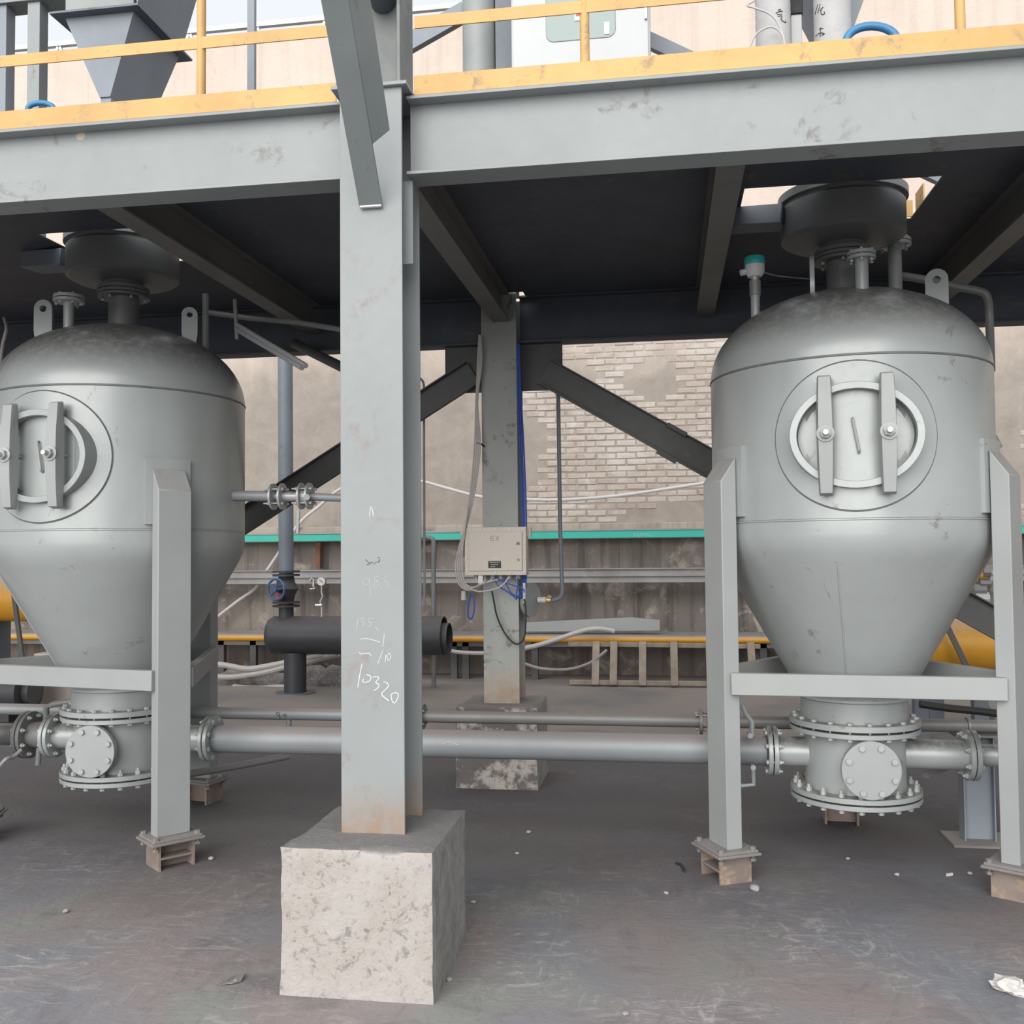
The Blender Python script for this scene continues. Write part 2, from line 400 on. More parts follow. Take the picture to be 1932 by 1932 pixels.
# ================================================================== PLINTHS AND COLUMNS
def plinth(x0, x1, y0, y1, h, seed, label, mat):
    bm = bmesh.new(); bmesh.ops.create_cube(bm, size=1)
    bmesh.ops.subdivide_edges(bm, edges=bm.edges[:], cuts=17, use_grid_fill=True)
    cx, cy = (x0+x1)/2, (y0+y1)/2
    for v in bm.verts:
        q = v.co.copy(); p = V((cx+q.x*(x1-x0), cy+q.y*(y1-y0), (q.z+.5)*h))
        e = sorted([.5-abs(q.x), .5-abs(q.y)])+[.5-q.z]
        a = mnoise.noise(p*9+V((seed, 0, 0)))*.5+mnoise.noise(p*30+V((0, seed, 0)))*.25
        nrm = V((q.x if abs(q.x) > .499 else 0, q.y if abs(q.y) > .499 else 0, (q.z if q.z > .499 else 0))).normalized() if q.length else V()
        p += nrm*(a*.005)
        cnt = (abs(q.x) > .499)+(abs(q.y) > .499)+(q.z > .499)
        if cnt >= 2:                                   # worn and chipped arrises
            chip = max(0, mnoise.noise(p*7+V((seed*2, 1, 0))))*.022+.006
            if q.x < -.499 and q.z > .4: chip += max(0, mnoise.noise(p*6+V((9, seed, 0)))+.2)*.045
            if q.z < -.4: chip *= .2
            p -= nrm*chip
        v.co = p-V((cx, cy, 0))
    me = bpy.data.meshes.new('concrete_plinth'); bm.to_mesh(me); bm.free(); me.materials.append(mat)
    me.shade_smooth(); me.set_sharp_from_angle(angle=rad(50))
    o = bpy.data.objects.new('concrete_plinth', me); COL.objects.link(o); o.location = (cx, cy, 0); WL[o.name] = V((cx, cy, 0))
    return tag(o, label, 'plinth', 'concrete column plinths')
plinth(-1.405, -.832, 3.44, 4.03, .532, 1.3, 'large whitewashed concrete block under the near steel column', M['plinth'])
plinth(-1.427, -.862, 6.555, 7.12, .548, 5.1, 'smaller looking dark crusted concrete block under the far column', M['plinth_d'])

CX = -1.113
def hcolumn(name, label, cat, mat, xc, y0, y1, z0, z1, w, tf=.014, tw=.010, rot=False):
    t = thing(name, label, cat, (xc, (y0+y1)/2, z0))
    if not rot:                                          # flanges face the camera side
        MB().box((xc-w/2, y0, z0), (xc+w/2, y0+tf, z1)).build('flange', mat, t, .002)
        MB().box((xc-w/2, y1-tf, z0), (xc+w/2, y1, z1)).build('flange', mat, t, .002)
        MB().box((xc-tw/2, y0+tf, z0), (xc+tw/2, y1-tf, z1)).build('web', mat, t)
    else:
        MB().box((xc-w/2, y0, z0), (xc-w/2+tf, y1, z1)).build('flange', mat, t, .002)
        MB().box((xc+w/2-tf, y0, z0), (xc+w/2, y1, z1)).build('flange', mat, t, .002)
        ym = (y0+y1)/2
        MB().box((xc-w/2+tf, ym-tw/2, z0), (xc+w/2-tf, ym+tw/2, z1)).build('web', mat, t)
    return t
FY = 3.64
col = hcolumn('steel_column', 'grey H section column with chalk numbers on the near concrete block', 'column', M['col'], CX, FY, 3.92, .52, 3.41, .25)
MB().box((CX-.155, FY-.02, 3.41), (CX+.15, 3.94, 3.425)).build('top_plate', M['beam'], col, .002)
MB().box((CX+.005, FY+.10, 2.74), (CX+.142, FY+.112, 3.075)).build('gusset_plate', M['beam'], col, .002, label='pale notched gusset plate')
# chalk writing on the near flange (strokes follow the handwriting)
def strokes(parent, name, ss, org, k, mat, Y, r=.0016, hit=None, label=None):
    b = MB()
    for s in ss:
        P = [(hit(org[0]+a/k, org[1]+c/k) if hit else at(org[0]+a/k, org[1]+c/k, Y=Y)) for a, c in s]
        P = smoothpath(P, 3) if len(P) > 2 else P
        b.tube(P, r, 5)
    return b.build(name, mat, parent, label=label)
K = dict(org=(640, 940), k=4.6, mat=M['chalk'], Y=FY-.0004)
KF = dict(K, mat=M['chalk_f'])
strokes(col, 'chalk_mark', [[(262, 155), (278, 72), (298, 150)]], r=.0016, **K)
strokes(col, 'chalk_number', [[(255, 690), (215, 700), (205, 735), (230, 755), (258, 735), (262, 695), (270, 770), (272, 845)],
    [(340, 680), (308, 680), (312, 710), (340, 735), (330, 780), (302, 775), (312, 735), (340, 705)], [(362, 772), (366, 776)], [(420, 675), (392, 685), (395, 718), (420, 730), (424, 760), (400, 770)]], r=.0007, label='faint chalk 98.5', **KF)
strokes(col, 'chalk_number', [[(165, 1040), (152, 1150)], [(185, 1050), (215, 1045), (200, 1072), (222, 1090), (200, 1110)], [(300, 1045), (262, 1050), (258, 1075), (280, 1085), (270, 1110), (245, 1112)], [(315, 1115), (340, 1155)]], r=.0010, label='faint chalk 135', **KF)
strokes(col, 'chalk_mark', [[(180, 1225), (250, 1220), (355, 1250)], [(392, 1180), (385, 1240), (378, 1290)], [(175, 1335), (190, 1352), (255, 1345), (278, 1365)], [(380, 1320), (335, 1435)], [(400, 1425), (405, 1360)], [(425, 1410), (415, 1370), (435, 1345), (448, 1380), (430, 1410)]], r=.0012, **K)
strokes(col, 'chalk_number', [[(200, 1435), (178, 1540), (163, 1640)], [(235, 1532), (262, 1540), (278, 1560), (262, 1588), (225, 1600), (205, 1590), (212, 1570)],
    [(295, 1555), (335, 1550), (345, 1565), (318, 1598), (345, 1618), (338, 1645), (303, 1670)], [(385, 1595), (412, 1602), (430, 1627), (400, 1665), (368, 1700), (400, 1735), (432, 1760)],
    [(450, 1705), (480, 1690), (512, 1697), (510, 1735), (480, 1780), (458, 1752), (450, 1705)]], r=.0020, label='chalk number 10320', **K)
strokes(col, 'weld_scar', [[(228, 530), (248, 552), (262, 560), (285, 556), (302, 568), (322, 548), (338, 556), (352, 528)], [(240, 575), (268, 566)], [(330, 512), (350, 514)]], org=(640, 940), k=4.6, mat=M['dbolt'], Y=FY-.001, r=.0018)

up = hcolumn('upper_post', 'grey steel post standing on the near column above the deck', 'post', M['post_g'], CX-.005, FY+.03, FY+.23, 3.425, 4.6, .235, rot=True)
MB().cyl((CX+.02, FY+.02, 3.83), (CX+.02, FY+.13, 3.83), .055, 24).build('round_stub', M['steel_dk'], up)
# diagonal angle strut welded to the near flange
st = thing('angle_strut', 'diagonal angle iron strut welded to the face of the near column', 'strut', at(700, 385, Y=FY-.012))
pa = at(700, 388, Y=FY-.012); pb = at(632, 0, Y=FY-.62); pc = pb+(pb-pa)*.5
d_ = (pc-pa).normalized(); side = V((1, 0, 0)); side = (side-d_*side.dot(d_)).normalized(); nrm_ = side.cross(d_)
MB().obox((pa+pc)/2, (d_, side, nrm_), ((pc-pa).length/2, .046, .005)).build('face_leg', M['strut'], st, .0015)
pd = pa+d_*.26+side*.040+nrm_*.0; ps = -1 if nrm_.y < 0 else 1
aw = nrm_*(-1 if nrm_.y < 0 else 1); leg2 = (aw*.88+side*.42).normalized(); n2_ = leg2.cross(d_)
MB().obox((pd+pc+side*.046)/2+leg2*.055, (d_, leg2, n2_), ((pc-pd).length/2, .055, .005)).build('side_leg', M['strut'], st, .0015)
MB().bar(pa+V((-.045, -.003, -.004)), pa+V((.045, -.003, -.004)), .014, .012).build('weld_bead', M['silver'], st, .004)

BY0, BY1 = 6.715, 7.0
bcol = hcolumn('steel_column', 'dark grey H column carrying the beige junction box', 'column', M['backcol'], -1.13, BY0, BY1, .535, 3.41, .25)
MB().box((-1.55, BY0+.16, 2.735), (-.70, BY0+.172, 3.07)).build('gusset_plate', M['brace'], bcol)
xq = at(951, 80, Y=BY0).x
upb = hcolumn('upper_post', 'dark steel post above the deck beside the white cabinet', 'post', M['steel_dk'], xq, BY0, BY0+.2, 3.41, 6.2, .125)
q = at(904, 80, Y=6.75); tag(MB().cyl((q.x, 6.75, 3.41), (q.x, 6.75, 6.2), .118, 32).build('pale_duct', M['hopper_g']), 'pale round duct standing on the deck left of the dark post', 'duct')

# ================================================================== PLATFORM
ZB, ZT = 3.085, 3.40
def ibeam(label, x0, x1, yf, wd, z0, z1, mat, name='platform_beam', tf=.013):
    t = thing(name, label, 'beam', ((x0+x1)/2, yf+wd/2, z0)); yc = yf+wd/2
    MB().box((x0, yf, z1-tf), (x1, yf+wd, z1)).build('top_flange', mat, t, .0015)
    MB().box((x0, yf, z0), (x1, yf+wd, z0+tf)).build('bottom_flange', mat, t, .0015)
    MB().box((x0, yc-.005, z0+tf), (x1, yc+.005, z1-tf)).build('web', mat, t)
    return t
XL, XR = -15.0, 12.0
chb = ibeam('long grey front beam left of the near column', XL, CX-.128, 3.70, .14, ZB, ZT, M['beam'])
ibeam('long grey front beam right of the near column', CX+.128, XR, 3.70, .14, ZB, ZT, M['beam'])
MB().prism([at(a, b_, Y=3.764) for a, b_ in ((143, 258), (147, 250), (158, 249), (161, 257), (157, 264), (146, 264))], (0, .003, 0)).build('paint_chip', M['cream'], chb)
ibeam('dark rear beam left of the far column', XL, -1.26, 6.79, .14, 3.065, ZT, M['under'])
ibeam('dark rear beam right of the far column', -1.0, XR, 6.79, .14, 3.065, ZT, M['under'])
jn = ('over the left tank', 'between the two columns', 'left of the right tank', 'right of the right tank')
for x, s in zip((-2.52, CX, .295, 1.79), jn):
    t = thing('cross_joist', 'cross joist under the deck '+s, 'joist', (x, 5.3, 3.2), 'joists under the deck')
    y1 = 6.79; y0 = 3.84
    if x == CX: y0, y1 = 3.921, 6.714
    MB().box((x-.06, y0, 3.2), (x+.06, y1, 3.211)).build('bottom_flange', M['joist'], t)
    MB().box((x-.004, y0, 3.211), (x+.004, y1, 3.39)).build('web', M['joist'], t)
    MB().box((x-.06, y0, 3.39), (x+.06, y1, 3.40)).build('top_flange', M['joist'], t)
TC = {'L': V((-3.12, 5.28, 0)), 'R': V((.943, 5.28, 0))}
holes = [(-3.46, -2.72, 4.97, 5.61), (.42, 1.36, 4.97, 5.61)]
deck = thing('platform_deck', 'steel plate deck of the raised platform over the tanks', 'deck', (-1.2, 5.3, 3.401))
def dplate(x0, x1, y0, y1):
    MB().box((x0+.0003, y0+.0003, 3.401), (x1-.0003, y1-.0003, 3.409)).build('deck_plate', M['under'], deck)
xs = [XL, -12.0, -9.6, -7.2, -5.0, -3.46, -2.72, CX, .42, 1.36, 2.8, 5.0, 7.4, 9.8, XR]
for i in range(len(xs)-1):
    a, b = xs[i], xs[i+1]
    if a < CX < b: pass
    if (a, b) in ((-3.46, -2.72), (.42, 1.36)):
        dplate(a, b, 3.722, 4.97); dplate(a, b, 5.61, 6.95)
    elif abs(b-CX) < 1e-6: dplate(a, b-.16, 3.722, 5.3); dplate(a, b-.16, 5.3, 6.95); dplate(b-.16, b, 3.95, 6.70)
    elif abs(a-CX) < 1e-6: dplate(a, a+.16, 3.95, 6.70); dplate(a+.16, b, 3.722, 5.3); dplate(a+.16, b, 5.3, 6.95)
    else: dplate(a, b, 3.722, 5.3); dplate(a, b, 5.3, 6.95)
for (x0, x1, y0, y1), s in zip(holes, ('left', 'right')):
    t = thing('opening_curb', 'yellow curb round the deck opening above the %s tank' % s, 'curb', ((x0+x1)/2, y1, 3.409), 'curbs of the deck openings')
    MB().box((x1, y0+.36, 3.409), (x1+.008, y0+.52, 3.50)).build('curb_plate', M['yellow'], t)
    MB().box((x1-.06, y1-.03, 3.409), (x1+.008, y1-.022, 3.50)).build('curb_plate', M['yellow'], t)
# yellow railing, one run each side of the near post
def railing(x0, x1, posts, label):
    t = thing('guard_rail', label, 'railing', ((x0+x1)/2, 3.715, 3.409), 'yellow guard rails')
    MB().box((x0, 3.7005, 3.400), (x1, 3.7065, 3.478)).build('toe_board', M['yellow'], t, .001)
    MB().box((x0, 3.712, 3.675), (x1, 3.718, 3.725)).build('mid_rail', M['yellow'], t, .001)
    MB().tube([(x0, 3.72, 4.40), (x1, 3.72, 4.40)], .021, 16).build('top_rail', M['yellow'], t)
    for p in posts:
        MB().tube([(p, 3.728, 3.400), (p, 3.728, 4.40)], .0185, 18).build('post', M['yellow'], t)
    return t
px_post = [at(p, 60, Y=3.728).x for p in (380, 1103, 1812)]
railing(XL, CX-.16, [px_post[0]-1.5, px_post[0]], 'yellow guard rail on the deck edge left of the near post')
railing(CX+.16, XR, [px_post[1], px_post[2], px_post[2]+1.5], 'yellow guard rail on the deck edge right of the near post')

# rear bracing
def brace(a, b, label, w=.15):
    t = thing('diagonal_brace', label, 'brace', (a+b)/2, 'diagonal braces of the rear row')
    MB().bar(a, b, .008, w).build('web', M['brace'], t)
    d = (b-a).normalized(); u = V((0, 0, 1)); u = (u-d*u.dot(d)).normalized()
    for s in (1, -1):
        MB().bar(a+u*(s*w/2)+V((0, -.028, 0)), b+u*(s*w/2)+V((0, -.028, 0)), .056, .009).build('flange', M['brace'], t)
    return t
BRY = 6.84
def on_b(x, y): return at(x, y, Y=BRY)
pa_, pb_ = on_b(1050, 714), on_b(1840, 1155); d_ = (pb_-pa_)
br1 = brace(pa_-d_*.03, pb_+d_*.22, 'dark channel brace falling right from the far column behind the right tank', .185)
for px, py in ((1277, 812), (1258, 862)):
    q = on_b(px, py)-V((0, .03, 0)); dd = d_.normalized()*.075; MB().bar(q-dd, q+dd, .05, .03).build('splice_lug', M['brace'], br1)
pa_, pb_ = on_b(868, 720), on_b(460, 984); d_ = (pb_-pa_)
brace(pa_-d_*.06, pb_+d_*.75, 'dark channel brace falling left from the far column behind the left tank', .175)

# ================================================================== TANKS
R = .691
def ell(a, b, d, th, z0, n=48):                  # oval ring points in the plane at distance d, facing angle th
    f = polar(th, 1); s = V((math.cos(rad(th)), math.sin(rad(th)), 0))
    return [f*d+s*(a*math.cos(2*math.pi*i/n))+V((0, 0, z0+b*math.sin(2*math.pi*i/n))) for i in range(n)]
def dome_z(r): return 2.475+.445*max(0, 1-(r/R)**2.15)**(1/2.05)
def make_tank(mh, lr, coner):
    t = thing('pressure_tank', '', 'tank')
    B = M['tank']
    MB().lathe([(R, 1.728), (R, 2.475)], 96).build('shell', B, t)
    prof = [(R*math.sin(a), 0) for a in ()]
    rs = [R*(1-(1-i/26)**2.2) if False else max(R*math.cos(math.pi/2*i/26), .0005) for i in range(27)]
    MB().lathe([(max(r, .001), dome_z(r)) for r in rs], 96).build('dome', B, t)
    cp = [(R, 1.728), (R, 1.665), (.688, 1.635), (.680, 1.60), (.665, 1.565), (.648, 1.533), (.262, .845)]
    MB().lathe(cp, 96).build('cone', B, t)
    for z, r, q in ((2.475, R, .0045), (1.728, R, .004)):
        MB().lathe([(r-.002, z-.007), (r+q, z-.003), (r+q, z+.003), (r-.002, z+.007)], 96).build('weld_seam', M['drum'] if z > 2 else B, t)
    MB().lathe([(.258, .83), (.272, .838), (.272, .850), (.266, .858)], 64).build('weld_seam', B, t)
    nk = MB().lathe([(.262, .735), (.262, .845)], 64).build('neck', B, t)
    # bolted body flanges
    fl = MB().lathe([(.20, .705), (.322, .705), (.322, .735), (.20, .735), (.20, .705)], 72).build('flange', B, t, .002)
    f2 = MB().lathe([(.20, .670), (.318, .670), (.318, .694), (.20, .694), (.20, .670)], 72).build('flange', B, t, .002)
    MB().lathe([(.2, .694), (.300, .694), (.300, .705), (.2, .705)], 48).build('gasket', M['rubber'], t)
    bd = MB().lathe([(.246, .385), (.246, .670)], 64).build('discharge_body', B, t)
    f3 = MB().lathe([(.20, .360), (.320, .360), (.320, .386), (.20, .386), (.20, .360)], 72).build('flange', B, t, .002)
    f4 = MB().lathe([(.001, .328), (.320, .328), (.320, .352), (.001, .352)], 72).build('bottom_cover', B, t, .002)
    MB().lathe([(.1, .352), (.300, .352), (.300, .360), (.1, .360)], 48).build('gasket', M['rubber'], t)
    bA = bolt_mesh('bolt', M['bolt'], .0145, .012, .066); bB = bolt_mesh('bolt', M['bolt'], .0145, .018, .058, stud=.016)
    for i in range(20):
        th = 18*i+4
        inst(bA, 'bolt', fl, polar(th, .295, .735)); inst(bB, 'bolt', f3, polar(th+9, .293, .386))
    # side nozzles for the conveying line
    bS = bolt_mesh('bolt', M['bolt'], .013, .012, .05, stud=.012)
    for s, L1 in ((-1, .41), (1, .555)):
        MB().cyl((s*.22, 0, .55), (s*(L1-.02), 0, .55), .075, 40).build('side_nozzle', B, t)
        f = MB().ring((s*(L1-.022), 0, .55), (s*L1, 0, .55), .127, .05, 40).build('flange', B, t, .002)
        g2 = MB().ring((s*(L1+.006), 0, .55), (s*(L1+.028), 0, .55), .127, .05, 40).build('flange', B, t, .002)
        for i in range(8):
            a = rad(45*i+22.5); inst(bS, 'bolt', f, (s*(L1-.022), .105*math.cos(a), .55+.105*math.sin(a)), ZQ((-s, 0, 0)))
    # blind nozzle facing the yard
    d = polar(3, 1); z = V((0, 0, .53))
    MB().cyl(d*.20+z, d*.30+z, .098, 40).build('front_nozzle', B, t)
    MB().cyl(d*.296+z, d*.312+z, .139, 48).build('flange', B, t, .0015)
    bc = MB().cyl(d*.315+z, d*.333+z, .140, 56).build('blind_cover', M['leg'], t, .002, label='pale round blind cover')
    bC = bolt_mesh('bolt', M['bolt'], .0155, .013, .045); sd = V((math.cos(rad(3)), math.sin(rad(3)), 0))
    for i in range(8):
        a = rad(45*i+22.5); inst(bC, 'bolt', bc, d*.333+z+sd*(.115*math.cos(a))+V((0, 0, .115*math.sin(a))), ZQ(d))
    # manhole
    MH = mh; ZM = 2.105; f = polar(MH, 1); s = V((math.cos(rad(MH)), math.sin(rad(MH)), 0))
    pad = MB(); P = []; nr, na = 5, 64
    for k in range(nr+1):
        for i in range(na):
            q = 2*math.pi*i/na; kk = .62+.38*k/nr
            a_, b_ = .362*kk*math.cos(q), .337*kk*math.sin(q); P.append(polar(MH+math.degrees(a_/R), R+.009, ZM+b_))
    for i in range(na):
        q = 2*math.pi*i/na; P.append(polar(MH+math.degrees(.365*math.cos(q)/R), R-.004, ZM+.340*math.sin(q)))
    pad.add(P, [(k*na+i, k*na+(i+1) % na, (k+1)*na+(i+1) % na, (k+1)*na+i) for k in range(nr+1) for i in range(na)])
    pad.build('manhole_pad', B, t)
    MB().tube([polar(MH+math.degrees(.366*math.cos(2*math.pi*i/96)/R), R+.001, ZM+.341*math.sin(2*math.pi*i/96)) for i in range(97)], .004, 6, False).build('weld_seam', M['drum'], t)
    rg = MB(); n = 64; A = [ell(.288, .240, .60, MH, ZM, n), ell(.288, .240, .735, MH, ZM, n), ell(.256, .208, .735, MH, ZM, n), ell(.256, .208, .55, MH, ZM, n)]
    rg.add([p for q in A for p in q], [(k*n+i, k*n+(i+1) % n, (k+1)*n+(i+1) % n, (k+1)*n+i) for k in range(3) for i in range(n)])
    rg.build('manhole_ring', B, t, .002)
    cv = MB(); A = [ell(.262, .214, .64, MH, ZM, n), ell(.250, .202, .665, MH, ZM, n), ell(.225, .178, .668, MH, ZM, n)]
    cv.add([p for q in A for p in q], [(k*n+i, k*n+(i+1) % n, (k+1)*n+(i+1) % n, (k+1)*n+i) for k in range(2) for i in range(n)]+[tuple(range(2*n, 3*n))])
    cvr = cv.build('manhole_cover', B, t)
    hp = [f*.662+V((0, 0, ZM+.075)), f*.70+V((0, 0, ZM+.078)), f*.707+V((0, 0, ZM+.070)), f*.707+V((0, 0, ZM-.070)), f*.70+V((0, 0, ZM-.078)), f*.662+V((0, 0, ZM-.075))]
    MB().tube([p+s*(.012*(1 if p.z < ZM else -1)) for p in hp], .0065, 8).build('handle', M['leg'], cvr)
    for sx in (-1, 1):
        off = s*(.133*sx)
        prof = [(-.272, .738, .028), (-.262, .775, .031), (-.12, .792, .036), (0, .797, .038), (.12, .792, .036), (.262, .775, .031), (.272, .738, .028)]
        cb = MB(); P = []
        for zq, dd, hw in prof:
            back = .737
            P += [f*back+off+s*(-hw)+V((0, 0, ZM+zq)), f*dd+off+s*(-hw*.82)+V((0, 0, ZM+zq)), f*dd+off+s*(hw*.82)+V((0, 0, ZM+zq)), f*back+off+s*hw+V((0, 0, ZM+zq))]
        m = len(prof); fs = [(k*4+i, k*4+(i+1) % 4, (k+1)*4+(i+1) % 4, (k+1)*4+i) for k in range(m-1) for i in range(4)]+[(0, 1, 2, 3), tuple(range(4*m-4, 4*m))]
        cb.add(P, fs); bar = cb.build('clamp_bar', M['leg'], t, .013, 60)
        zc = V((0, 0, ZM+.004)); MB().cyl(f*.795+off+zc, f*.802+off+zc, .039, 28).build('washer', M['bolt'], bar, .0015)
        MB().cyl(f*.802+off+zc, f*.822+off+zc, .026, 6).build('nut', M['bolt'], bar, .0015)
        MB().cyl(f*.655+off+zc, f*.850+off+zc, .0135, 16).build('bolt', M['silver'], bar, .002)
    # three rectangular legs, each with its pad on the shell and base plate
    for th in (-66+lr, 54+lr, 174+lr):
        rd = polar(th, 1); tg = V((math.cos(rad(th)), math.sin(rad(th)), 0)); zc0, zi, zo = .157, 2.045, 1.93
        ri, ro, hw = .712, .795, .088
        leg = MB(); P = []
        for sg in (-1, 1):
            P += [rd*ri+tg*(sg*hw)+V((0, 0, zc0)), rd*ro+tg*(sg*hw)+V((0, 0, zc0)), rd*ro+tg*(sg*hw)+V((0, 0, zo)), rd*ri+tg*(sg*hw)+V((0, 0, zi))]
        leg.add(P, [(0, 1, 2, 3), (4, 5, 6, 7), (0, 1, 5, 4), (1, 2, 6, 5), (2, 3, 7, 6), (3, 0, 4, 7)])
        lg = leg.build('leg', M['leg'], t, .004)
        MB().obox(rd*.7535+V((0, 0, .1505)), (rd, tg, V((0, 0, 1))), (.105, .125, .0065)).build('base_plate', M['plate'], lg, .002)
        pb_ = MB(); dth = math.degrees(.118/R)
        pb_.lathe([(R-.005, 1.755), (R+.020, 1.755), (R+.020, 2.10), (R-.005, 2.10)], 14, (0, 0, 0), th-dth, th+dth)
        pb_.add([polar(th+q*dth, r_, z_) for q in (-1, 1) for r_, z_ in ((R-.005, 1.755), (R+.020, 1.755), (R+.020, 2.10), (R-.005, 2.10))], [(0, 1, 2, 3), (4, 5, 6, 7)])
        pb_.build('leg_pad', B, lg)
        nrm = polar(th+60, 1); tt = V((math.cos(rad(th+60)), math.sin(rad(th+60)), 0))
        MB().obox(nrm*.458+V((0, 0, .95)), (tt, nrm, V((0, 0, 1))), (.612, .022, .052)).build('cross_bar', M['leg'], t, .003)
    return t
tankL = make_tank(-3.5, -4.5, -52)
tankR = make_tank(-7.2, 2.5, -15)
LROT = {'L': -4.5, 'R': 2.5}
for k, o in (('L', tankL), ('R', tankR)):
    o.location = TC[k]; shift_wl(o, TC[k])
tankL['label'] = 'grey pressure tank on legs at the left edge, cut by the frame'
tankR['label'] = 'grey pressure tank on legs with oval manhole, right of the near column'
for o in (tankL, tankR): o['group'] = 'pressure tanks under the platform'
# cone seams
for t, k, th in ((tankR, 'R', -15), (tankL, 'L', -52)):
    MB().tube([TC[k]+polar(th, r+.001, z) for r, z in ((.640, 1.52), (.45, 1.18), (.266, .852))], .004, 6).build('cone_seam', M['tank'], t)

# footings under the legs
def footing(k, th, label):
    th += LROT[k]; c = TC[k]+polar(th, .7535); rd = polar(th, 1); tg = V((math.cos(rad(th)), math.sin(rad(th)), 0)); zz_ = V((0, 0, 1))
    t = thing('steel_footing', label, 'footing', (c.x, c.y, 0), 'rusty footings under the tank legs')
    MB().obox(c+zz_*.138, (rd, tg, zz_), (.115, .137, .006)).build('top_plate', M['plate'], t, .002)
    MB().obox(c+zz_*.064, (rd, tg, zz_), (.005, .085, .068)).build('web', M['rusty'], t)
    for s in (-1, 1):
        MB().obox(c+tg*(s*.088)+zz_*.064, (rd, tg, zz_), (.085, .006, .068)).build('flange', M['rusty'], t)
    MB().obox(c+rd*.045+zz_*.06, (rd, tg, zz_), (.04, .082, .005)).build('stiffener', M['rusty'], t)
    bm_ = bolt_mesh('bolt', M['plate'], .015, .014, .04)
    for a in (-1, 1):
        for b in (-1, 1): inst(bm_, 'bolt', t, c+rd*(a*.085)+tg*(b*.108)+zz_*.157)
footing('R', -66, 'rusty footing under the left front leg of the right tank')
footing('R', 54, 'rusty footing at the right edge of the picture')
footing('R', 174, 'shaded footing under the back leg of the right tank')
footing('L', 54, 'rusty footing under the front leg of the left tank')
footing('L', 174, 'brown footing under the back leg of the left tank')
footing('L', -66, 'footing at the left edge under the outer leg of the left tank')

# fittings on the tank heads
def on_dome(k, px, Y):
    x = at(px, 560, Y=Y).x; l = V((x, Y, 0))-TC[k]; return V((x, Y, dome_z(min(math.hypot(l.x, l.y), R*.995))))
def flanged_stub(t, k, px, Y, ytop, r, rf, two=True, name='top_nozzle'):
    b = on_dome(k, px, Y); z1 = at(px, ytop, Y=Y).z; b.z -= .02; top = V((b.x, b.y, z1))
    mt_ = M['drum'] if name == 'inlet_nozzle' else M['tank']
    s = MB().cyl(b, top-V((0, 0, .01)), r, 24).build(name, mt_, t)
    MB().cyl(top-V((0, 0, .038)), top-V((0, 0, .022)), rf, 32).build('flange', mt_, s, .001)
    MB().cyl(top-V((0, 0, .018)), top, rf, 32).build('flange', mt_, s, .001)
    bb = bolt_mesh('bolt', M['bolt'], .009, .008, .045)
    for i in range(6):
        a = rad(60*i+20); inst(bb, 'bolt', s, top+V((rf*.8*math.cos(a), rf*.8*math.sin(a), 0)))
    return s
def lug(t, k, px, Y, ytop, w, ang=0):
    b = on_dome(k, px, Y); z1 = at(px, ytop, Y=Y).z; z0 = b.z-.03; n = 14; ax = V((math.cos(rad(ang)), math.sin(rad(ang)), 0)); ay = V((-ax.y, ax.x, 0))
    rr_ = w/2; hr = w*.19; zc = z1-rr_; outer = []; inner = []
    mb = MB(); N_ = 32
    for i in range(N_):
        a = 2*math.pi*i/N_; dx, dz = math.sin(a), math.cos(a)
        if dz >= 0: o_ = (rr_*dx, zc+rr_*dz)
        else:
            s_ = min(rr_/max(abs(dx), 1e-6), (zc-z0)/max(-dz, 1e-6)); o_ = (dx*s_, zc+dz*s_)
        outer.append(o_); inner.append((hr*dx, zc+hr*dz))
    vs = [V((b.x, b.y, 0))+ax*p[0]+ay*sg*.011+V((0, 0, p[1])) for sg in (-1, 1) for ring_ in (outer, inner) for p in ring_]
    fs = []
    for i in range(N_):
        j = (i+1) % N_
        fs += [(i, j, N_+j, N_+i), (2*N_+i, 2*N_+j, 3*N_+j, 3*N_+i), (i, j, 2*N_+j, 2*N_+i), (N_+i, N_+j, 3*N_+j, 3*N_+i)]
    mb.add(vs, fs); return mb.build('lifting_lug', M['tank'], t)
lug(tankL, 'L', 83, 5.10, 566, .105, 8); lug(tankL, 'L', 358, 5.30, 580, .088, 25)
flanged_stub(tankL, 'L', 130, 4.98, 558, .028, .082)
flanged_stub(tankL, 'L', 234, 5.28, 552, .085, .145, name='inlet_nozzle')
lug(tankR, 'R', 1768, 5.30, 508, .110, -15); lug(tankR, 'R', 1533, 5.05, 482, .10, 82)
flanged_stub(tankR, 'R', 1627, 4.90, 475, .031, .066)
flanged_stub(tankR, 'R', 1690, 5.45, 452, .035, .085)
flanged_stub(tankR, 'R', 1592, 5.28, 482, .085, .145, name='inlet_nozzle')
# outlet pipe bending over the right tank's shoulder
P = [at(1700, 520, Y=5.62), at(1760, 530, Y=5.62), at(1800, 540, Y=5.62), at(1850, 550, Y=5.62), at(1864, 565, Y=5.62), at(1867, 610, Y=5.62), at(1870, 700, Y=5.75)]
tag(MB().tube(smoothpath(P, 4), .022, 12).build('vent_pipe', M['pipe_dk']), 'thin dark pipe bending over the right shoulder of the right tank', 'pipe')
tag(MB().bar(at(1876, 822, Y=5.35), at(1888, 845, Y=5.35), .02, .02).build('small_bracket', M['pipe_dk']), 'tiny bracket at the right side of the right tank', 'bracket')
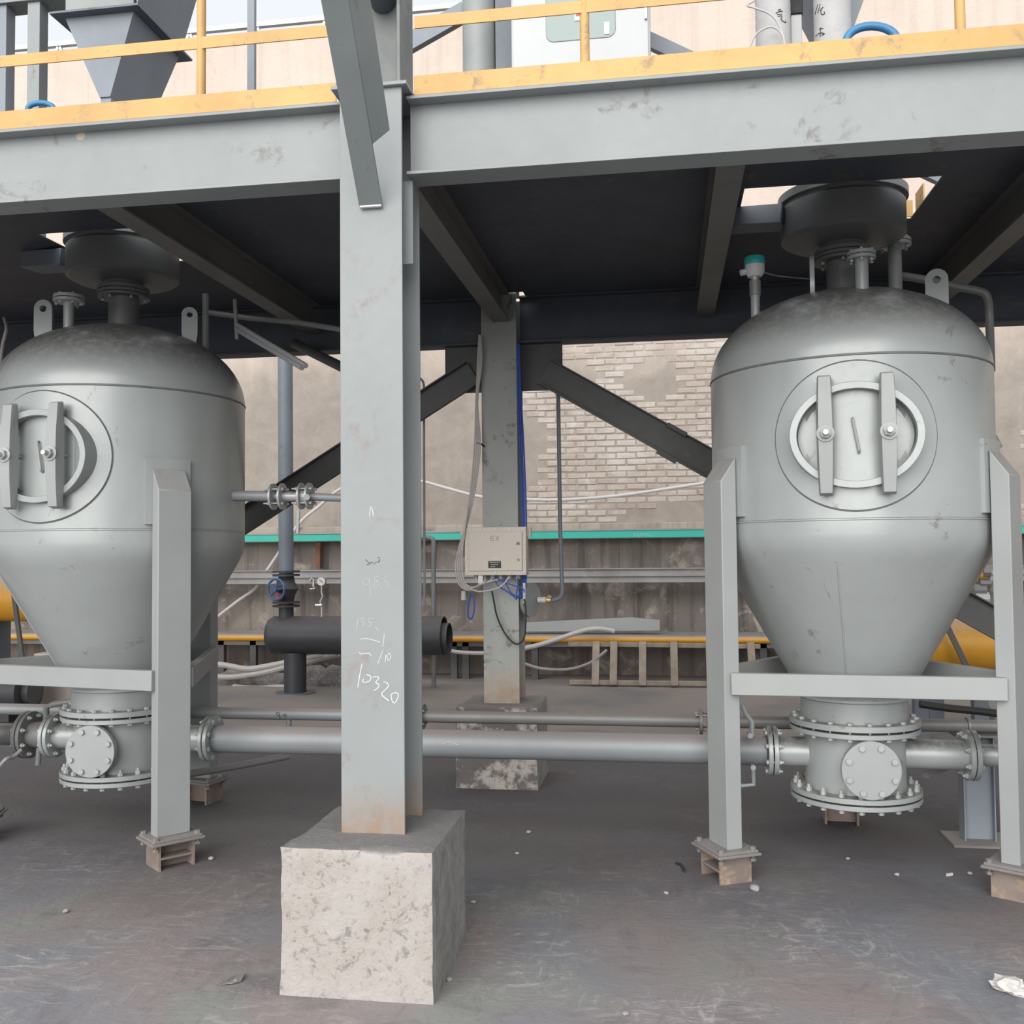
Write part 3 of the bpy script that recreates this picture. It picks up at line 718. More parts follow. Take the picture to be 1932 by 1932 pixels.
# level sensor
sb = on_dome('R', 1425, 5.18); sz = at(1423, 523, Y=5.18).z
ls = thing('level_sensor', 'level sensor with teal cap and white housing on the right tank', 'sensor', (sb.x, sb.y, sb.z-.02))
MB().cyl((sb.x, sb.y, sb.z-.03), (sb.x, sb.y, sb.z+.10), .024, 18).build('socket', M['tank'], ls)
MB().cyl((sb.x, sb.y, sb.z+.10), (sb.x, sb.y, sz-.02), .030, 18).build('adapter', M['dbolt'], ls)
MB().cyl((sb.x, sb.y, sz-.02), (sb.x, sb.y, sz), .020, 18).build('neck', M['silver'], ls)
MB().lathe([(.001, sz), (.035, sz), (.050, sz+.025), (.050, sz+.062), (.001, sz+.062)], 28, (sb.x, sb.y, 0)).build('housing', M['white'], ls)
MB().cyl((sb.x-.04, sb.y-.01, sz+.03), (sb.x-.072, sb.y-.02, sz+.02), .016, 14).build('cable_gland', M['white'], ls)
MB().lathe([(.051, sz+.062), (.053, sz+.066), (.053, sz+.092), (.048, sz+.104), (.001, sz+.106)], 28, (sb.x, sb.y, 0)).build('cap', M['tealcap'], ls)
tag(MB().tube(smoothpath([(sb.x+.05, sb.y, sz+.02), (sb.x+.14, sb.y+.1, sz+.025), (sb.x+.3, sb.y+.2, sz+.03)], 4), .0035, 6).build('sensor_wire', M['galv']), 'thin wire leaving the teal capped level sensor', 'wire')

# inlet drums hanging in the deck openings
def drum(k, s):
    c = TC[k]; z0 = at(234, 552, Y=5.28).z+.004 if k == 'L' else at(1592, 482, Y=5.28).z+.004
    t = thing('inlet_valve', 'dark drum shaped inlet valve in the deck opening above the %s tank' % s, 'valve', (c.x, c.y, z0), 'inlet valves above the tanks')
    MB().lathe([(.10, z0), (.145, z0), (.145, z0+.02), (.11, z0+.02), (.11, z0+.05), (.29, 3.20), (.001, 3.20)], 48, (c.x, c.y, 0)).build('throat', M['drum'], t)
    MB().lathe([(.001, 3.20), (.29, 3.20), (.312, 3.215), (.312, 3.375), (.300, 3.39), (.300, 3.40), (.325, 3.40), (.325, 3.44), (.001, 3.44)], 64, (c.x, c.y, 0)).build('drum', M['drum'], t)
    MB().lathe([(.05, 3.44), (.16, 3.44), (.16, 3.72), (.22, 3.72), (.22, 3.75), (.05, 3.75)], 40, (c.x, c.y, 0)).build('inlet_sleeve', M['hopper'], t)
    MB().bar((c.x-.30, c.y-.05, 3.33), (c.x-.62, c.y+.05, 3.36), .16, .10).build('actuator_arm', M['steel_dk'], t, .005)
    return t
drum('L', 'left'); drum('R', 'right')

# ================================================================== PIPEWORK
PZ = .55
xl, xr = TC['L'].x+.555+.028, TC['R'].x-.41-.028
cp = thing('conveying_pipe', 'thick grey floor pipe joining the two tanks behind the near column', 'pipe', ((xl+xr)/2, 5.28, PZ-.075))
MB().tube([(xl+.004, 5.28, PZ), (xr-.004, 5.28, PZ)], .0755, 40).build('barrel', M['pipe'], cp)
q = at(1418, 1340, Y=5.28)
MB().tube([(q.x, 5.28, PZ+.07), (q.x, 5.28, PZ+.15), (q.x-.03, 5.28, PZ+.19), (q.x-.05, 5.27, PZ+.24)], .014, 10).build('vent_stub', M['tank'], cp)
MB().tube([(q.x, 5.26, PZ-.07), (q.x, 5.25, PZ-.17), (q.x-.10, 5.24, PZ-.18)], .014, 10).build('drain_cock', M['tank'], cp)
for i in range(2): MB().cyl((q.x-.02+.012*i, 5.2, PZ+.10-.16*i), (q.x-.02+.012*i, 5.14, PZ+.10-.16*i), .014, 8).build('plug', M['tank'], cp)
mk = strokes(cp, 'paint_scratch', [[(0, 0), (14, -4), (30, 2)]], (835, 1404), 1, M['chalk'], 5.203, .0012)
# right: reduced pipe leaving the picture
x0 = TC['R'].x+.555+.03
rp = thing('outlet_pipe', 'grey pipe leaving the right tank body to the right', 'pipe', (x0+.3, 5.28, PZ-.06))
MB().tube([(x0, 5.28, PZ), (x0+.20, 5.28, PZ)], .055, 32).build('barrel', M['tank'], rp)
for a in (.20, .228):
    MB().ring((x0+a, 5.28, PZ), (x0+a+.02, 5.28, PZ), .115, .04, 36).build('flange', M['tank'], rp, .002)
MB().tube([(x0+.248, 5.28, PZ), (x0+1.2, 5.28, PZ)], .055, 32).build('barrel', M['tank'], rp)
bS = bolt_mesh('bolt', M['bolt'], .013, .012, .05, stud=.012)
for i in range(8):
    a = rad(45*i+22.5); inst(bS, 'bolt', rp, (x0+.20, 5.28+.093*math.cos(a), PZ+.093*math.sin(a)), ZQ((-1, 0, 0)))
# left: flanged spool and valve leaving the picture
x0 = TC['L'].x-.41-.028
lp = thing('inlet_pipe', 'dark flanged pipe spool entering the left tank from the left edge', 'pipe', (x0-.3, 5.28, PZ-.1))
MB().tube([(x0, 5.28, PZ), (x0-.115, 5.28, PZ)], .075, 32).build('barrel', M['pipe_dk'], lp)
for a in (.115, .143):
    MB().ring((x0-a, 5.28, PZ), (x0-a-.021, 5.28, PZ), .135, .04, 36).build('flange', M['pipe_dk'], lp, .002)
MB().tube([(x0-.164, 5.28, PZ), (x0-1.4, 5.28, PZ)], .062, 32).build('barrel', M['pipe_dk'], lp)
for i in range(8):
    a = rad(45*i+22.5); inst(bS, 'bolt', lp, (x0-.115, 5.28+.112*math.cos(a), PZ+.112*math.sin(a)), ZQ((1, 0, 0)))
MB().tube([(x0-.06, 5.26, PZ-.07), (x0-.06, 5.25, PZ-.17)], .016, 10).build('drain_cock', M['pipe_dk'], lp)
MB().tube([(x0-.03, 5.28, PZ+.07), (x0-.03, 5.28, PZ+.16), (x0+.02, 5.28, PZ+.18), (x0+.16, 5.30, PZ+.2)], .018, 10).build('vent_stub', M['pipe_dk'], lp)
tag(MB().tube(smoothpath([at(0, 1445, Y=5.0), at(12, 1432, Y=5.0), at(25, 1428, Y=5.05), at(40, 1415, Y=5.1)], 4), .011, 8).build('chain_lever', M['galv']), 'small dull lever hanging by the pipe at the left edge', 'lever')
# thin service line behind
SZ, SY = .62, 5.72
bq = bolt_mesh('bolt', M['dbolt'], .009, .008, .03)
def service(x0, x1, label, fls, mat):
    t = thing('service_pipe', label, 'pipe', ((x0+x1)/2, SY, SZ-.04), 'thin service pipes behind the floor pipe')
    MB().tube([(x0, SY, SZ), (x1, SY, SZ)], .0355, 28).build('barrel', mat, t)
    for f in fls:
        fo = MB().ring((f-.008, SY, SZ), (f+.008, SY, SZ), .075, .03, 32).build('flange', mat, t, .001)
        for i in range(4):
            a = rad(90*i+45); inst(bq, 'bolt', fo, (f+.008, SY+.055*math.cos(a), SZ+.055*math.sin(a)), ZQ((1, 0, 0)))
    return t
xa = at(797, 1350, Y=SY).x; xb = at(1330, 1362, Y=SY).x
s1 = service(-4.9, xa-.05, 'thin pale service pipe left of the near column', [], M['pipe'])
strokes(s1, 'paint_mark', [[(545, 1490), (560, 1485), (570, 1500), (555, 1508), (545, 1495)], [(570, 1500), (572, 1528)], [(585, 1502), (588, 1505)], [(605, 1495), (618, 1500), (612, 1515), (598, 1508), (605, 1495)]], (380, 960), 3.864, M['ink'], SY-.036, .002, label='dark handwritten 9.0 mark')
MB().cyl((at(545, 1370, Y=SY).x, SY, SZ-.03), (at(545, 1370, Y=SY).x, SY, SZ-.13), .016, 12).build('stub', M['pipe'], s1)
service(xa, xb-.012, 'thin service pipe between the near column and the right tank', [xa+.004, xb-.022], M['pipe_dk'])
s3 = service(xb+.012, 3.3, 'thin service pipe passing behind the right tank', [xb+.022], M['pipe_dk'])
q = at(1826, 1370, Y=SY).x
MB().ring((q-.006, SY, SZ), (q+.006, SY, SZ), .046, .034, 28).build('clamp', M['dbolt'], s3)
ps = thing('pipe_stand', 'blue grey steel stand under the service pipe right of the right tank', 'stand', (at(1842, 1550, Z=0).x, SY, 0))
q = at(1842, 1470, Y=SY).x
MB().box((q-.075, SY-.005, .012), (q+.075, SY+.005, .57)).build('web', M['hopper'], ps)
for a in (-.08, .075): MB().box((q+a, SY-.05, .012), (q+a+.006, SY+.05, .57)).build('flange', M['hopper'], ps)
MB().box((q-.12, SY-.08, .57), (q+.14, SY+.08, .582)).build('top_plate', M['pipe_dk'], ps)
MB().box((q-.16, SY-.14, 0), (q+.22, SY+.14, .012)).build('base_plate', M['plate'], ps)

# branch pipe high on the left tank
bp = thing('branch_pipe', 'grey branch pipe with two flange joints from the left tank to behind the near column', 'pipe', (-2.1, 5.28, 1.9))
za = 1.928
MB().tube([(TC['L'].x+R-.03, 5.28, za), (at(520, 940, Y=5.28).x, 5.28, za-.008)], .030, 24).build('barrel', M['pipe'], bp)
x1, x2, x3, x4 = [at(p, 940, Y=5.28).x for p in (516, 533, 569, 584)]
MB().tube([(x1, 5.28, za-.008), (x2, 5.28, za-.009)], .021, 20).build('valve_core', M['tank'], bp)
MB().tube([(x2, 5.28, za-.009), (x3, 5.28, za-.012)], .028, 24).build('barrel', M['tank'], bp)
MB().tube([(x3, 5.28, za-.012), (x4, 5.28, za-.014)], .045, 24).build('butterfly_body', M['tank'], bp)
xe = -1.50
MB().tube(smoothpath([(x4, 5.28, za-.014), (xe-.1, 5.28, za-.035), (xe-.03, 5.28, za-.05), (xe, 5.28, za-.12), (xe, 5.28, 1.5), (xe, 5.28, PZ+.06)], 6), .022, 18).build('barrel', M['pipe'], bp)
bq2 = bolt_mesh('bolt', M['silver'], .0085, .010, .075, stud=.02)
for i, x in enumerate((x1, x2, x3, x4)):
    fo = MB().ring((x-.006, 5.28, za-.01), (x+.006, 5.28, za-.01), .075, .02, 32).build('flange', M['tank'], bp, .001)
    if i in (0, 2):
        for j in range(4):
            a = rad(90*j+45); inst(bq2, 'bolt', fo, (x-.012, 5.28+.057*math.cos(a), za-.01+.057*math.sin(a)), ZQ((-1, 0, 0)))
p = at(563, 962, Y=5.24); MB().bar(p+V((0, 0, .0)), at(561, 1007, Y=5.24), .012, .018, (1, 0, 0)).build('lever', M['leg'], bp, .002)
MB().cyl(at(579, 938, Y=5.23), at(579, 938, Y=5.20), .017, 14).build('plug', M['leg'], bp)

# small pipes under the deck over the left tank
tag(MB().tube([at(395, 590, Y=5.75), at(470, 600, Y=5.75), at(560, 608, Y=5.75), at(645, 622, Y=5.75)], .018, 10).build('air_pipe', M['pipe_dk']), 'thin air pipe running under the deck beside the left tank', 'pipe')
tag(MB().tube([at(388, 555, Y=5.75), at(388, 660, Y=5.75)], .022, 10).build('riser_pipe', M['pipe_dk']), 'short dark riser pipe behind the left tank head', 'pipe')
for i, (a, b) in enumerate((((448, 613), (577, 690)), ((447, 622), (570, 694)))):
    tag(MB().tube([at(*a, Y=5.35), at(*b, Y=4.75)], .014, 10).build('loose_tube', M['pipe']), ('upper', 'lower')[i]+' of two slanting tubes hanging under the deck', 'tube', 'slanting tubes under the deck')
b = MB().tube([at(443, 565, Y=5.35), at(447, 640, Y=5.35)], .012, 8).build('hanger_rod', M['pipe_dk']); tag(b, 'short hanger rod at the end of the two slanting tubes', 'rod')
tag(MB().tube([at(555, 648, Y=6.72), at(660, 700, Y=6.4)], .035, 12).build('stub_pipe', M['brace']), 'dark pipe end below the rear beam left of the near column', 'pipe')
tag(MB().tube(smoothpath([at(0, 690, Y=5.5), at(5, 650, Y=5.5), at(12, 620, Y=5.5), at(8, 600, Y=5.6)], 4), .010, 8).build('hose', M['gray_cable']), 'pale hose end at the left edge beside the left tank head', 'hose')
tag(MB().tube(smoothpath([at(205, 1480, Y=5.2), at(300, 1468, Y=5.35), at(420, 1450, Y=5.7), at(545, 1426, Y=6.0)], 4), .022, 12).build('drain_pipe', M['pipe_dk']), 'thin drain pipe lying low behind the front leg of the left tank', 'pipe')
tag(MB().bar(at(1745, 1462, Y=5.35), at(1782, 1448, Y=5.5), .03, .03).build('drain_stub', M['pipe_dk']), 'short dark stub behind the right tank bottom cover', 'pipe')

# ================================================================== JUNCTION BOX AND CABLES
bx = thing('junction_box', 'beige explosion proof junction box on the far column', 'junction box', (-1.15, 6.65, 1.435))
kb = lambda cx, cy: (840+cx/7.43, 960+cy/7.43)
def bp_(cx, cy, Y): return at(*kb(cx, cy), Y=Y)
A = bp_(272, 262, 6.6); B_ = bp_(1138, 928, 6.6)
MB().box((A.x, 6.61, B_.z), (B_.x, 6.712, A.z)).build('enclosure', M['box'], bx, .004)
MB().box((A.x, 6.598, B_.z), (B_.x, 6.61, A.z)).build('cover_frame', M['box'], bx, .002)
a2 = bp_(328, 325, 6.59); b2 = bp_(1082, 868, 6.59)
door = MB().box((a2.x, 6.586, b2.z), (b2.x, 6.6, a2.z)).build('door', M['box'], bx, .003)
strokes(door, 'lettering', [[(690, 385), (640, 385), (640, 445), (690, 445)], [(640, 415), (680, 415)], [(710, 385), (750, 447)], [(750, 385), (710, 447)]], (840, 960), 7.43, M['red_print'], 6.5858, .0024, label='printed letters EX')
q1 = bp_(602, 732, 6.585); q2 = bp_(782, 832, 6.585)
npl = MB().box((q1.x, 6.5845, q2.z), (q2.x, 6.587, q1.z)).build('name_plate', M['ink'], door)
strokes(npl, 'plate_print', [[(620, 752), (765, 750)], [(640, 782), (740, 781)], [(630, 812), (700, 811)]], (840, 960), 7.43, M['box'], 6.584, .002)
q1 = bp_(662, 690, 6.585); q2 = bp_(728, 706, 6.585); MB().box((q1.x, 6.5845, q2.z), (q2.x, 6.587, q1.z)).build('sticker', M['white'], door)
MB().tube([bp_(1005, 505, 6.585), bp_(1008, 472, 6.575), bp_(1032, 472, 6.575), bp_(1035, 505, 6.585)], .0035, 6).build('latch', M['dbolt'], door)
MB().cyl(bp_(1022, 712, 6.587), bp_(1022, 712, 6.575), .0085, 12).build('lock', M['dbolt'], door)
bj = bolt_mesh('bolt', M['white'], .0075, .006, 0)
for cx, cy in [(290, 283), (498, 285), (705, 283), (912, 282), (1108, 278), (290, 490), (1110, 486), (297, 690), (1112, 690), (297, 888), (706, 885), (912, 888), (1112, 888)]:
    inst(bj, 'bolt', bx, bp_(cx, cy, 6.598), ZQ((0, -1, 0)))
for cx in (435, 550, 665, 780, 900, 1020):
    p = bp_(cx, 928, 6.655); MB().cyl(p, p-V((0, 0, .028)), .017, 12).build('cable_gland', M['galv'], bx)
p = bp_(1160, 330, 6.66); MB().box((p.x-.012, 6.65, p.z-.03), (p.x+.02, 6.70, p.z+.03)).build('mounting_lug', M['box'], bx)
p = bp_(255, 300, 6.66); MB().box((p.x-.02, 6.65, p.z-.03), (p.x+.02, 6.70, p.z+.03)).build('mounting_lug', M['box'], bx)
tagp = bp_(500, 985, 6.62); tag(MB().box((tagp.x-.018, 6.615, tagp.z-.03), (tagp.x+.014, 6.62, tagp.z+.03)).build('cable_tag', M['white']), 'small white tag hanging under the junction box', 'tag')
def cable(name, pts, r, mat, label, cat='cable', group=None, k=6):
    return tag(MB().tube(smoothpath(pts, k), r, 8).build(name, mat), label, cat, group)
names = ('outermost', 'second', 'third', 'innermost')
for i in range(4):
    o = i*3.2; yy = 6.62-.012*i
    pts = [(906-o*.2, 632), (909-o*.8, 680), (901-o*.6+i, 760), (906-o*1.1, 840), (897-o*.9, 920), (882-o*.3, 985), (868+o*.6, 1025), (860+o*1.2, 1065), (864+o*1.3, 1098), (880+o*1.2, 1113-o*.5), (900+o, 1110-o*.9), (906+o*3.5, 1093)]
    cable('gray_cable', [at(a, b_, Y=(6.66 if j < 5 else yy)) for j, (a, b_) in enumerate(pts)], .0055, M['gray_cable'], names[i]+' of the grey cables looping down to the junction box', group='grey cables at the junction box')
cable('gray_cable', [at(a, b_, Y=6.58) for a, b_ in ((884, 1110), (905, 1116), (935, 1111), (950, 1102), (961, 1088))], .006, M['gray_cable'], 'thick grey cable curving under the junction box to its right glands')
for i in range(3):
    o = i*3.5
    cable('blue_cable', [at(a, b_, Y=6.70) for a, b_ in ((976+o*.5, 650), (977+o*.8, 740), (981+o, 840), (985+o, 940), (986+o, 1000), (987+o*.8, 1090), (982+o, 1118), (975+o, 1128))], .006, M['blue_cable'], ('left', 'middle', 'right')[i]+' of the blue cables running down the far column', group='blue cables on the far column')
for i, pts in enumerate((((933, 1089), (940, 1105), (960, 1118), (975, 1130)), ((949, 1089), (957, 1106), (966, 1120), (980, 1128)), ((940, 1092), (955, 1100), (985, 1110), (989, 1118)), ((977, 1089), (977, 1105), (974, 1122), (974, 1132)))):
    cable('blue_wire', [at(a, b_, Y=6.60-.01*i) for a, b_ in pts], .0045, M['blue_cable'], ('first', 'second', 'third', 'fourth')[i]+' blue wire from the left in the tangle under the junction box', group='blue wires under the junction box')
cable('black_cable', [at(a, b_, Y=6.66) for a, b_ in ((928, 1115), (932, 1135), (937, 1160), (947, 1185), (960, 1205), (974, 1215), (986, 1209), (991, 1190), (992, 1150), (989, 1130))], .006, M['rubber'], 'black cable hanging in a loop in front of the far column')
cable('blue_loop', [at(a, b_, Y=6.66) for a, b_ in ((889, 1120), (884, 1140), (883, 1160), (887, 1168), (893, 1160), (895, 1140), (892, 1122))], .006, M['blue_cable'], 'coiled end of blue cable hanging left of the far column')
tag(MB().cyl(at(875, 1115, Y=6.68), at(875, 1132, Y=6.68), .017, 12, .021).build('cable_funnel', M['gray_cable']), 'short pale sleeve at the bottom of the grey cable loop', 'sleeve')
tag(MB().tube([at(989, 1100, Y=6.68), at(989, 1138, Y=6.68)], .010, 10).build('cable_sleeve', M['white']), 'white sleeve on the blue cables below the junction box', 'sleeve')
ties = tag(MB().tube([at(900, 836, Y=6.66), at(908, 838, Y=6.66), at(914, 842, Y=6.70)], .006, 6).build('cable_tie', M['rubber']), 'black tie holding the grey cables to the far column', 'tie')
p0 = at(996, 1132, Y=6.85); tag(MB().lathe([(.001, -.02), (.105, -.02), (.12, -.01), (.12, .015), (.001, .02)], 36).build('round_cover', M['hopper_g']), 'dark round cover standing behind the far column', 'cover')
rc = bpy.data.objects['round_cover']; rc.location = (p0.x, 6.85, p0.z); rc.rotation_euler = (0, rad(90), rad(-25))

# ================================================================== BACK OF THE YARD
TY = 12.30
def at_wall(x, y, Y=TY): return at(x, y, Y=Y)
tz = at(900, 1011, Y=TY).z
ts = thing('teal_rail', 'long teal green rail along the foot of the back wall', 'rail', (0, TY, tz-.05))
MB().box((-12, TY-.02, tz-.045), (9, TY+.02, tz+.045)).build('rail_face', M['teal'], ts, .003)
MB().box((-12, TY-.03, tz+.045), (9, TY+.06, tz+.065)).build('rail_cap', M['galv'], ts)
q = at(1205, 1009, Y=TY-.021); 
strokes(ts, 'faded_print', [[(a, 1008), (a+3, 1008)] for a in range(1196, 1224, 6)]+[[(a, 1011), (a+2, 1011)] for a in range(1197, 1226, 7)], (0, 0), 1, M['white'], TY-.0205, .004)
for zc, nm in ((at(900, 1080, Y=TY).z, 'upper'), (at(900, 1093, Y=TY).z, 'lower')):
    tr = thing('galvanised_tray', nm+' dull metal tray running along the back wall', 'tray', (0, TY, zc-.05), 'metal trays along the back wall')
    MB().box((-12, TY, zc-.04), (9, TY+.012, zc+.04)).build('tray_side', M['galv'], tr, .002)
    MB().box((-12, TY-.03, zc+.03), (9, TY+.12, zc+.042)).build('tray_lip', M['galv'], tr)
    MB().box((-12, TY-.012, zc-.046), (9, TY+.12, zc-.038)).build('tray_lip', M['galv'], tr)
# low trough with yellow edge pipe
yb = 12.05; yz = at(1100, 1206, Y=yb).z
tb = thing('low_trough', 'low grey trough with yellow edge pipe along the back wall', 'trough', (0, yb, 0))
MB().box((-12, yb, yz+.02), (9, yb+.55, yz+.05)).build('trough_plate', M['galv'], tb)
MB().tube([(-12, yb-.02, yz), (9, yb-.02, yz)], .042, 16).build('edge_pipe', M['yellow_t'], tb, label='yellow edge pipe')
MB().box((-12, yb+.05, yz-.10), (9, yb+.06, yz+.02)).build('trough_apron', M['galv'], tb)
for px in (858, 880, 1010, 420, 480, 1440, 1500):
    x = at(px, 1250, Y=yb+.1).x; MB().box((x-.04, yb+.05, 0), (x+.04, yb+.13, yz+.02)).build('leg', M['brace'], tb)
gp = [at(985, 1175, Y=12.15), at(1190, 1165, Y=12.15), at(1245, 1170, Y=12.15), at(1245, 1190, Y=12.15), at(985, 1192, Y=12.15)]
tag(MB().prism(gp, (0, .12, 0)).build('loose_channel', M['leg'], bevel=.004), 'pale grey sheet channel lying on the trough right of the far column', 'channel')
cable('gray_hose', [at(a, b_, Y=11.85) for a, b_ in ((985, 1224), (1020, 1216), (1060, 1203), (1100, 1190), (1130, 1186), (1160, 1191))], .03, M['gray_cable'], 'thick grey hose end curving over the yellow edge pipe', 'hose')
cable('gray_hose', [at(a, b_, Y=11.95) for a, b_ in ((832, 1209), (840, 1224), (870, 1231), (920, 1232), (940, 1226), (948, 1210))], .025, M['gray_cable'], 'grey hose hanging below the trough left of the far column', 'hose')
cable('dark_hose', [at(a, b_, Y=11.7) for a, b_ in ((985, 1250), (1020, 1261), (1070, 1263), (1110, 1252), (1135, 1235), (1145, 1226))], .018, M['galv'], 'thin dark hose sagging under the trough beside the ladder', 'hose')
# wooden ladder lying on edge against the trough
ld = thing('wooden_ladder', 'weathered wooden ladder lying on its side against the trough', 'ladder', (.4, 11.6, 0))
lx0, lx1 = at(1075, 1288, Y=11.6).x, at(1440, 1296, Y=11.6).x
for zc, yy, dx in ((.045, 11.6, 0), (.47, 11.86, -.04)):
    MB().bar((lx0+dx, yy, zc), (lx1, yy, zc+(.0 if zc < .2 else -.02)), .05, .055).build('side_rail', M['wood'], ld, .006)
for px in (1123, 1157, 1212, 1272, 1340, 1420):
    x = at(px, 1255, Y=11.6).x; MB().bar((x, 11.55, .02), (x, 11.82, .50), .085, .03, (0, -1, .5)).build('rung', M['wood'], ld, .004)
# conduits on the wall side
cable('white_conduit', [at(a, b_, Y=12.5) for a, b_ in ((400, 1172), (450, 1133), (480, 1112), (492, 1094), (520, 1052), (540, 1022), (570, 982), (600, 957), (650, 918), (720, 905), (785, 906), (850, 923), (912, 938), (990, 942), (1060, 943), (1160, 936), (1260, 922), (1350, 908))], .022, M['white_cable'], 'white conduit sagging across the back wall', 'conduit', k=3)
cv = thing('air_line', 'thin dark air line dropping right of the far column to a small valve', 'pipe', at(1056, 735, Y=6.905))
MB().tube([V((at(1052, 660, Y=6.905).x, 6.905, 3.068)), at(1053, 735, Y=6.905), at(1057, 1000, Y=6.905)]+smoothpath([at(1060, 1095, Y=6.905), at(1061, 1115, Y=6.905), at(1056, 1128, Y=6.905), at(1040, 1133, Y=6.905)], 4)+[at(1005, 1133, Y=6.905)], .0145, 10).build('tube', M['steel_dk'], cv)
MB().tube([at(1014, 1132, Y=6.895), at(1030, 1132, Y=6.895)], .021, 12).build('valve_body', M['white'], cv)
MB().tube([at(1031, 1132, Y=6.895), at(1039, 1132, Y=6.895)], .021, 12).build('valve_nut', M['brass'], cv)
MB().tube([at(1034, 1130, Y=6.885), at(1035, 1124, Y=6.875), at(1040, 1127, Y=6.875)], .007, 6).build('lever', M['silver'], cv)
tag(MB().tube(smoothpath([V((at(745, 660, Y=6.905).x, 6.905, 3.068)), at(752, 700, Y=6.905), at(785, 711, Y=6.905), at(798, 720, Y=6.905), at(800, 740, Y=6.905)], 4)+[at(800, 860, Y=6.905), at(801, 1140, Y=6.905)], .009, 8).build('thin_rod', M['galv']), 'thin grey rod with hooked top just right of the near column', 'rod')
fr = thing('bent_pipe_stand', 'dark bent pipe stand beside the near column by the teal rail', 'stand', (at(818, 1170, Y=11.3).x, 11.3, 0))
MB().tube(smoothpath([at(770, 1014, Y=11.3), at(800, 1014, Y=11.3), at(814, 1016, Y=11.3), at(818, 1024, Y=11.3), at(818, 1050, Y=11.3)], 3)+[at(818, 1170, Y=11.3), V((at(818, 1170, Y=11.3).x, 11.3, 0))], .028, 12).build('tube', M['drum'], fr)
# black sleeve vessel with riser, valve, gauge
vy = 10.72
va = at(510, 1198, Y=vy); vb = at(838, 1198, Y=vy); vz = va.z
vr = (at(600, 1162, Y=vy).z-at(600, 1234, Y=vy).z)/2
vs = thing('black_vessel', 'black cylindrical vessel on a post behind the near column', 'vessel', (va.x, vy, 0))
b = MB().ring((va.x+.05, vy, vz), (vb.x, vy, vz), vr, vr-.012, 56); b.build('shell', M['black'], vs)
MB().cyl((va.x, vy, vz), (va.x+.055, vy, vz), vr*.86, 56, vr).build('end_cap', M['black'], vs)
MB().ring((vb.x-.1, vy, vz-.03), (vb.x+.06, vy, vz-.03), vr*.80, vr*.77, 40).build('inner_sleeve', M['black'], vs)
lx = at(557, 1300, Y=vy).x
MB().cyl((lx, vy, .01), (lx, vy, vz-vr*.9), .125, 28).build('post', M['black'], vs)
MB().cyl((lx, vy, 0), (lx, vy, .015), .22, 28).build('base_plate', M['steel_dk'], vs)
rx = at(540, 1100, Y=vy).x
ri = thing('riser_pipe', 'tall grey riser pipe with a gate valve on the black vessel', 'pipe', (rx, vy, vz+vr))
z1, z2, z3 = at(540, 1082, Y=vy).z, at(540, 1140, Y=vy).z, at(540, 640, Y=vy).z
MB().cyl((rx, vy, z1), (rx-.02, vy, z3+1.5), .085, 24).build('barrel', M['steel_dk'], ri)
MB().cyl((rx, vy, vz+vr*.8), (rx, vy, z2), .085, 24).build('lower_barrel', M['black'], ri)
for z in (z1, z2):
    for a in (-.03, .012): MB().ring((rx, vy, z+a), (rx, vy, z+a+.022), .155, .05, 28).build('flange', M['black'], ri)
MB().lathe([(.08, z2), (.10, z2+.1), (.14, (z1+z2)/2), (.10, z1-.1), (.08, z1)], 24, (rx, vy, 0)).build('valve_body', M['black'], ri)
hc = at(521, 1112, Y=vy-.22); ax = V((-.35, -1, 0)).normalized(); aa = ax.orthogonal().normalized(); ab = ax.cross(aa)
MB().cyl(hc, V((rx, vy, (z1+z2)/2)), .035, 12).build('valve_stem', M['black'], ri)
hw = MB().tube([hc+aa*(.118*math.cos(2*math.pi*i/32))+ab*(.118*math.sin(2*math.pi*i/32)) for i in range(33)], .014, 8, False).build('handwheel', M['blue_wheel'], ri, label='blue handwheel')
for i in range(5):
    a = 2*math.pi*i/5; MB().tube([hc, hc+aa*(.118*math.cos(a))+ab*(.118*math.sin(a))], .011, 6).build('spoke', M['blue_wheel'], hw)
MB().cyl(hc-ax*.03, hc+ax*.03, .028, 12).build('hub', M['blue_wheel'], hw)
MB().cyl(at(525, 1123, Y=vy-.17), at(528, 1128, Y=vy-.12), .04, 12).build('red_tag', M['red'], ri)
gc = at(606, 1097, Y=vy-.05)
pg = thing('pressure_gauge', 'round white pressure gauge on a thin stem above the black vessel', 'gauge', (gc.x, vy-.05, vz+vr))
MB().cyl(gc+V((0, .03, 0)), gc, .052, 28).build('case', M['dbolt'], pg)
MB().cyl(gc, gc-V((0, .004, 0)), .046, 28).build('dial', M['white'], pg)
MB().bar(gc+V((-.02, -.006, .02)), gc+V((.025, -.006, -.015)), .004, .006).build('needle', M['ink'], pg)
MB().tube(smoothpath([gc-V((0, -.01, .05)), gc-V((0, -.01, .13)), gc-V((-.012, -.01, .17)), gc-V((.015, -.01, .23)), gc-V((0, -.01, .28)), V((gc.x, vy-.04, vz+vr*.8))], 3), .010, 8).build('stem', M['silver'], pg)
MB().tube([gc-V((.07, 0, .27)), gc-V((-.01, 0, .27))], .016, 8).build('cock', M['silver'], pg)
wh = [at(a, b_, Y=12.28) for a, b_ in ((585, 1096), (588, 1091), (592, 1094), (591, 1106), (594, 1110), (585, 1111))]
tag(MB().tube(wh, .012, 6).build('wall_hook', M['white_cable']), 'pale hook on the metal tray left of the gauge', 'hook')
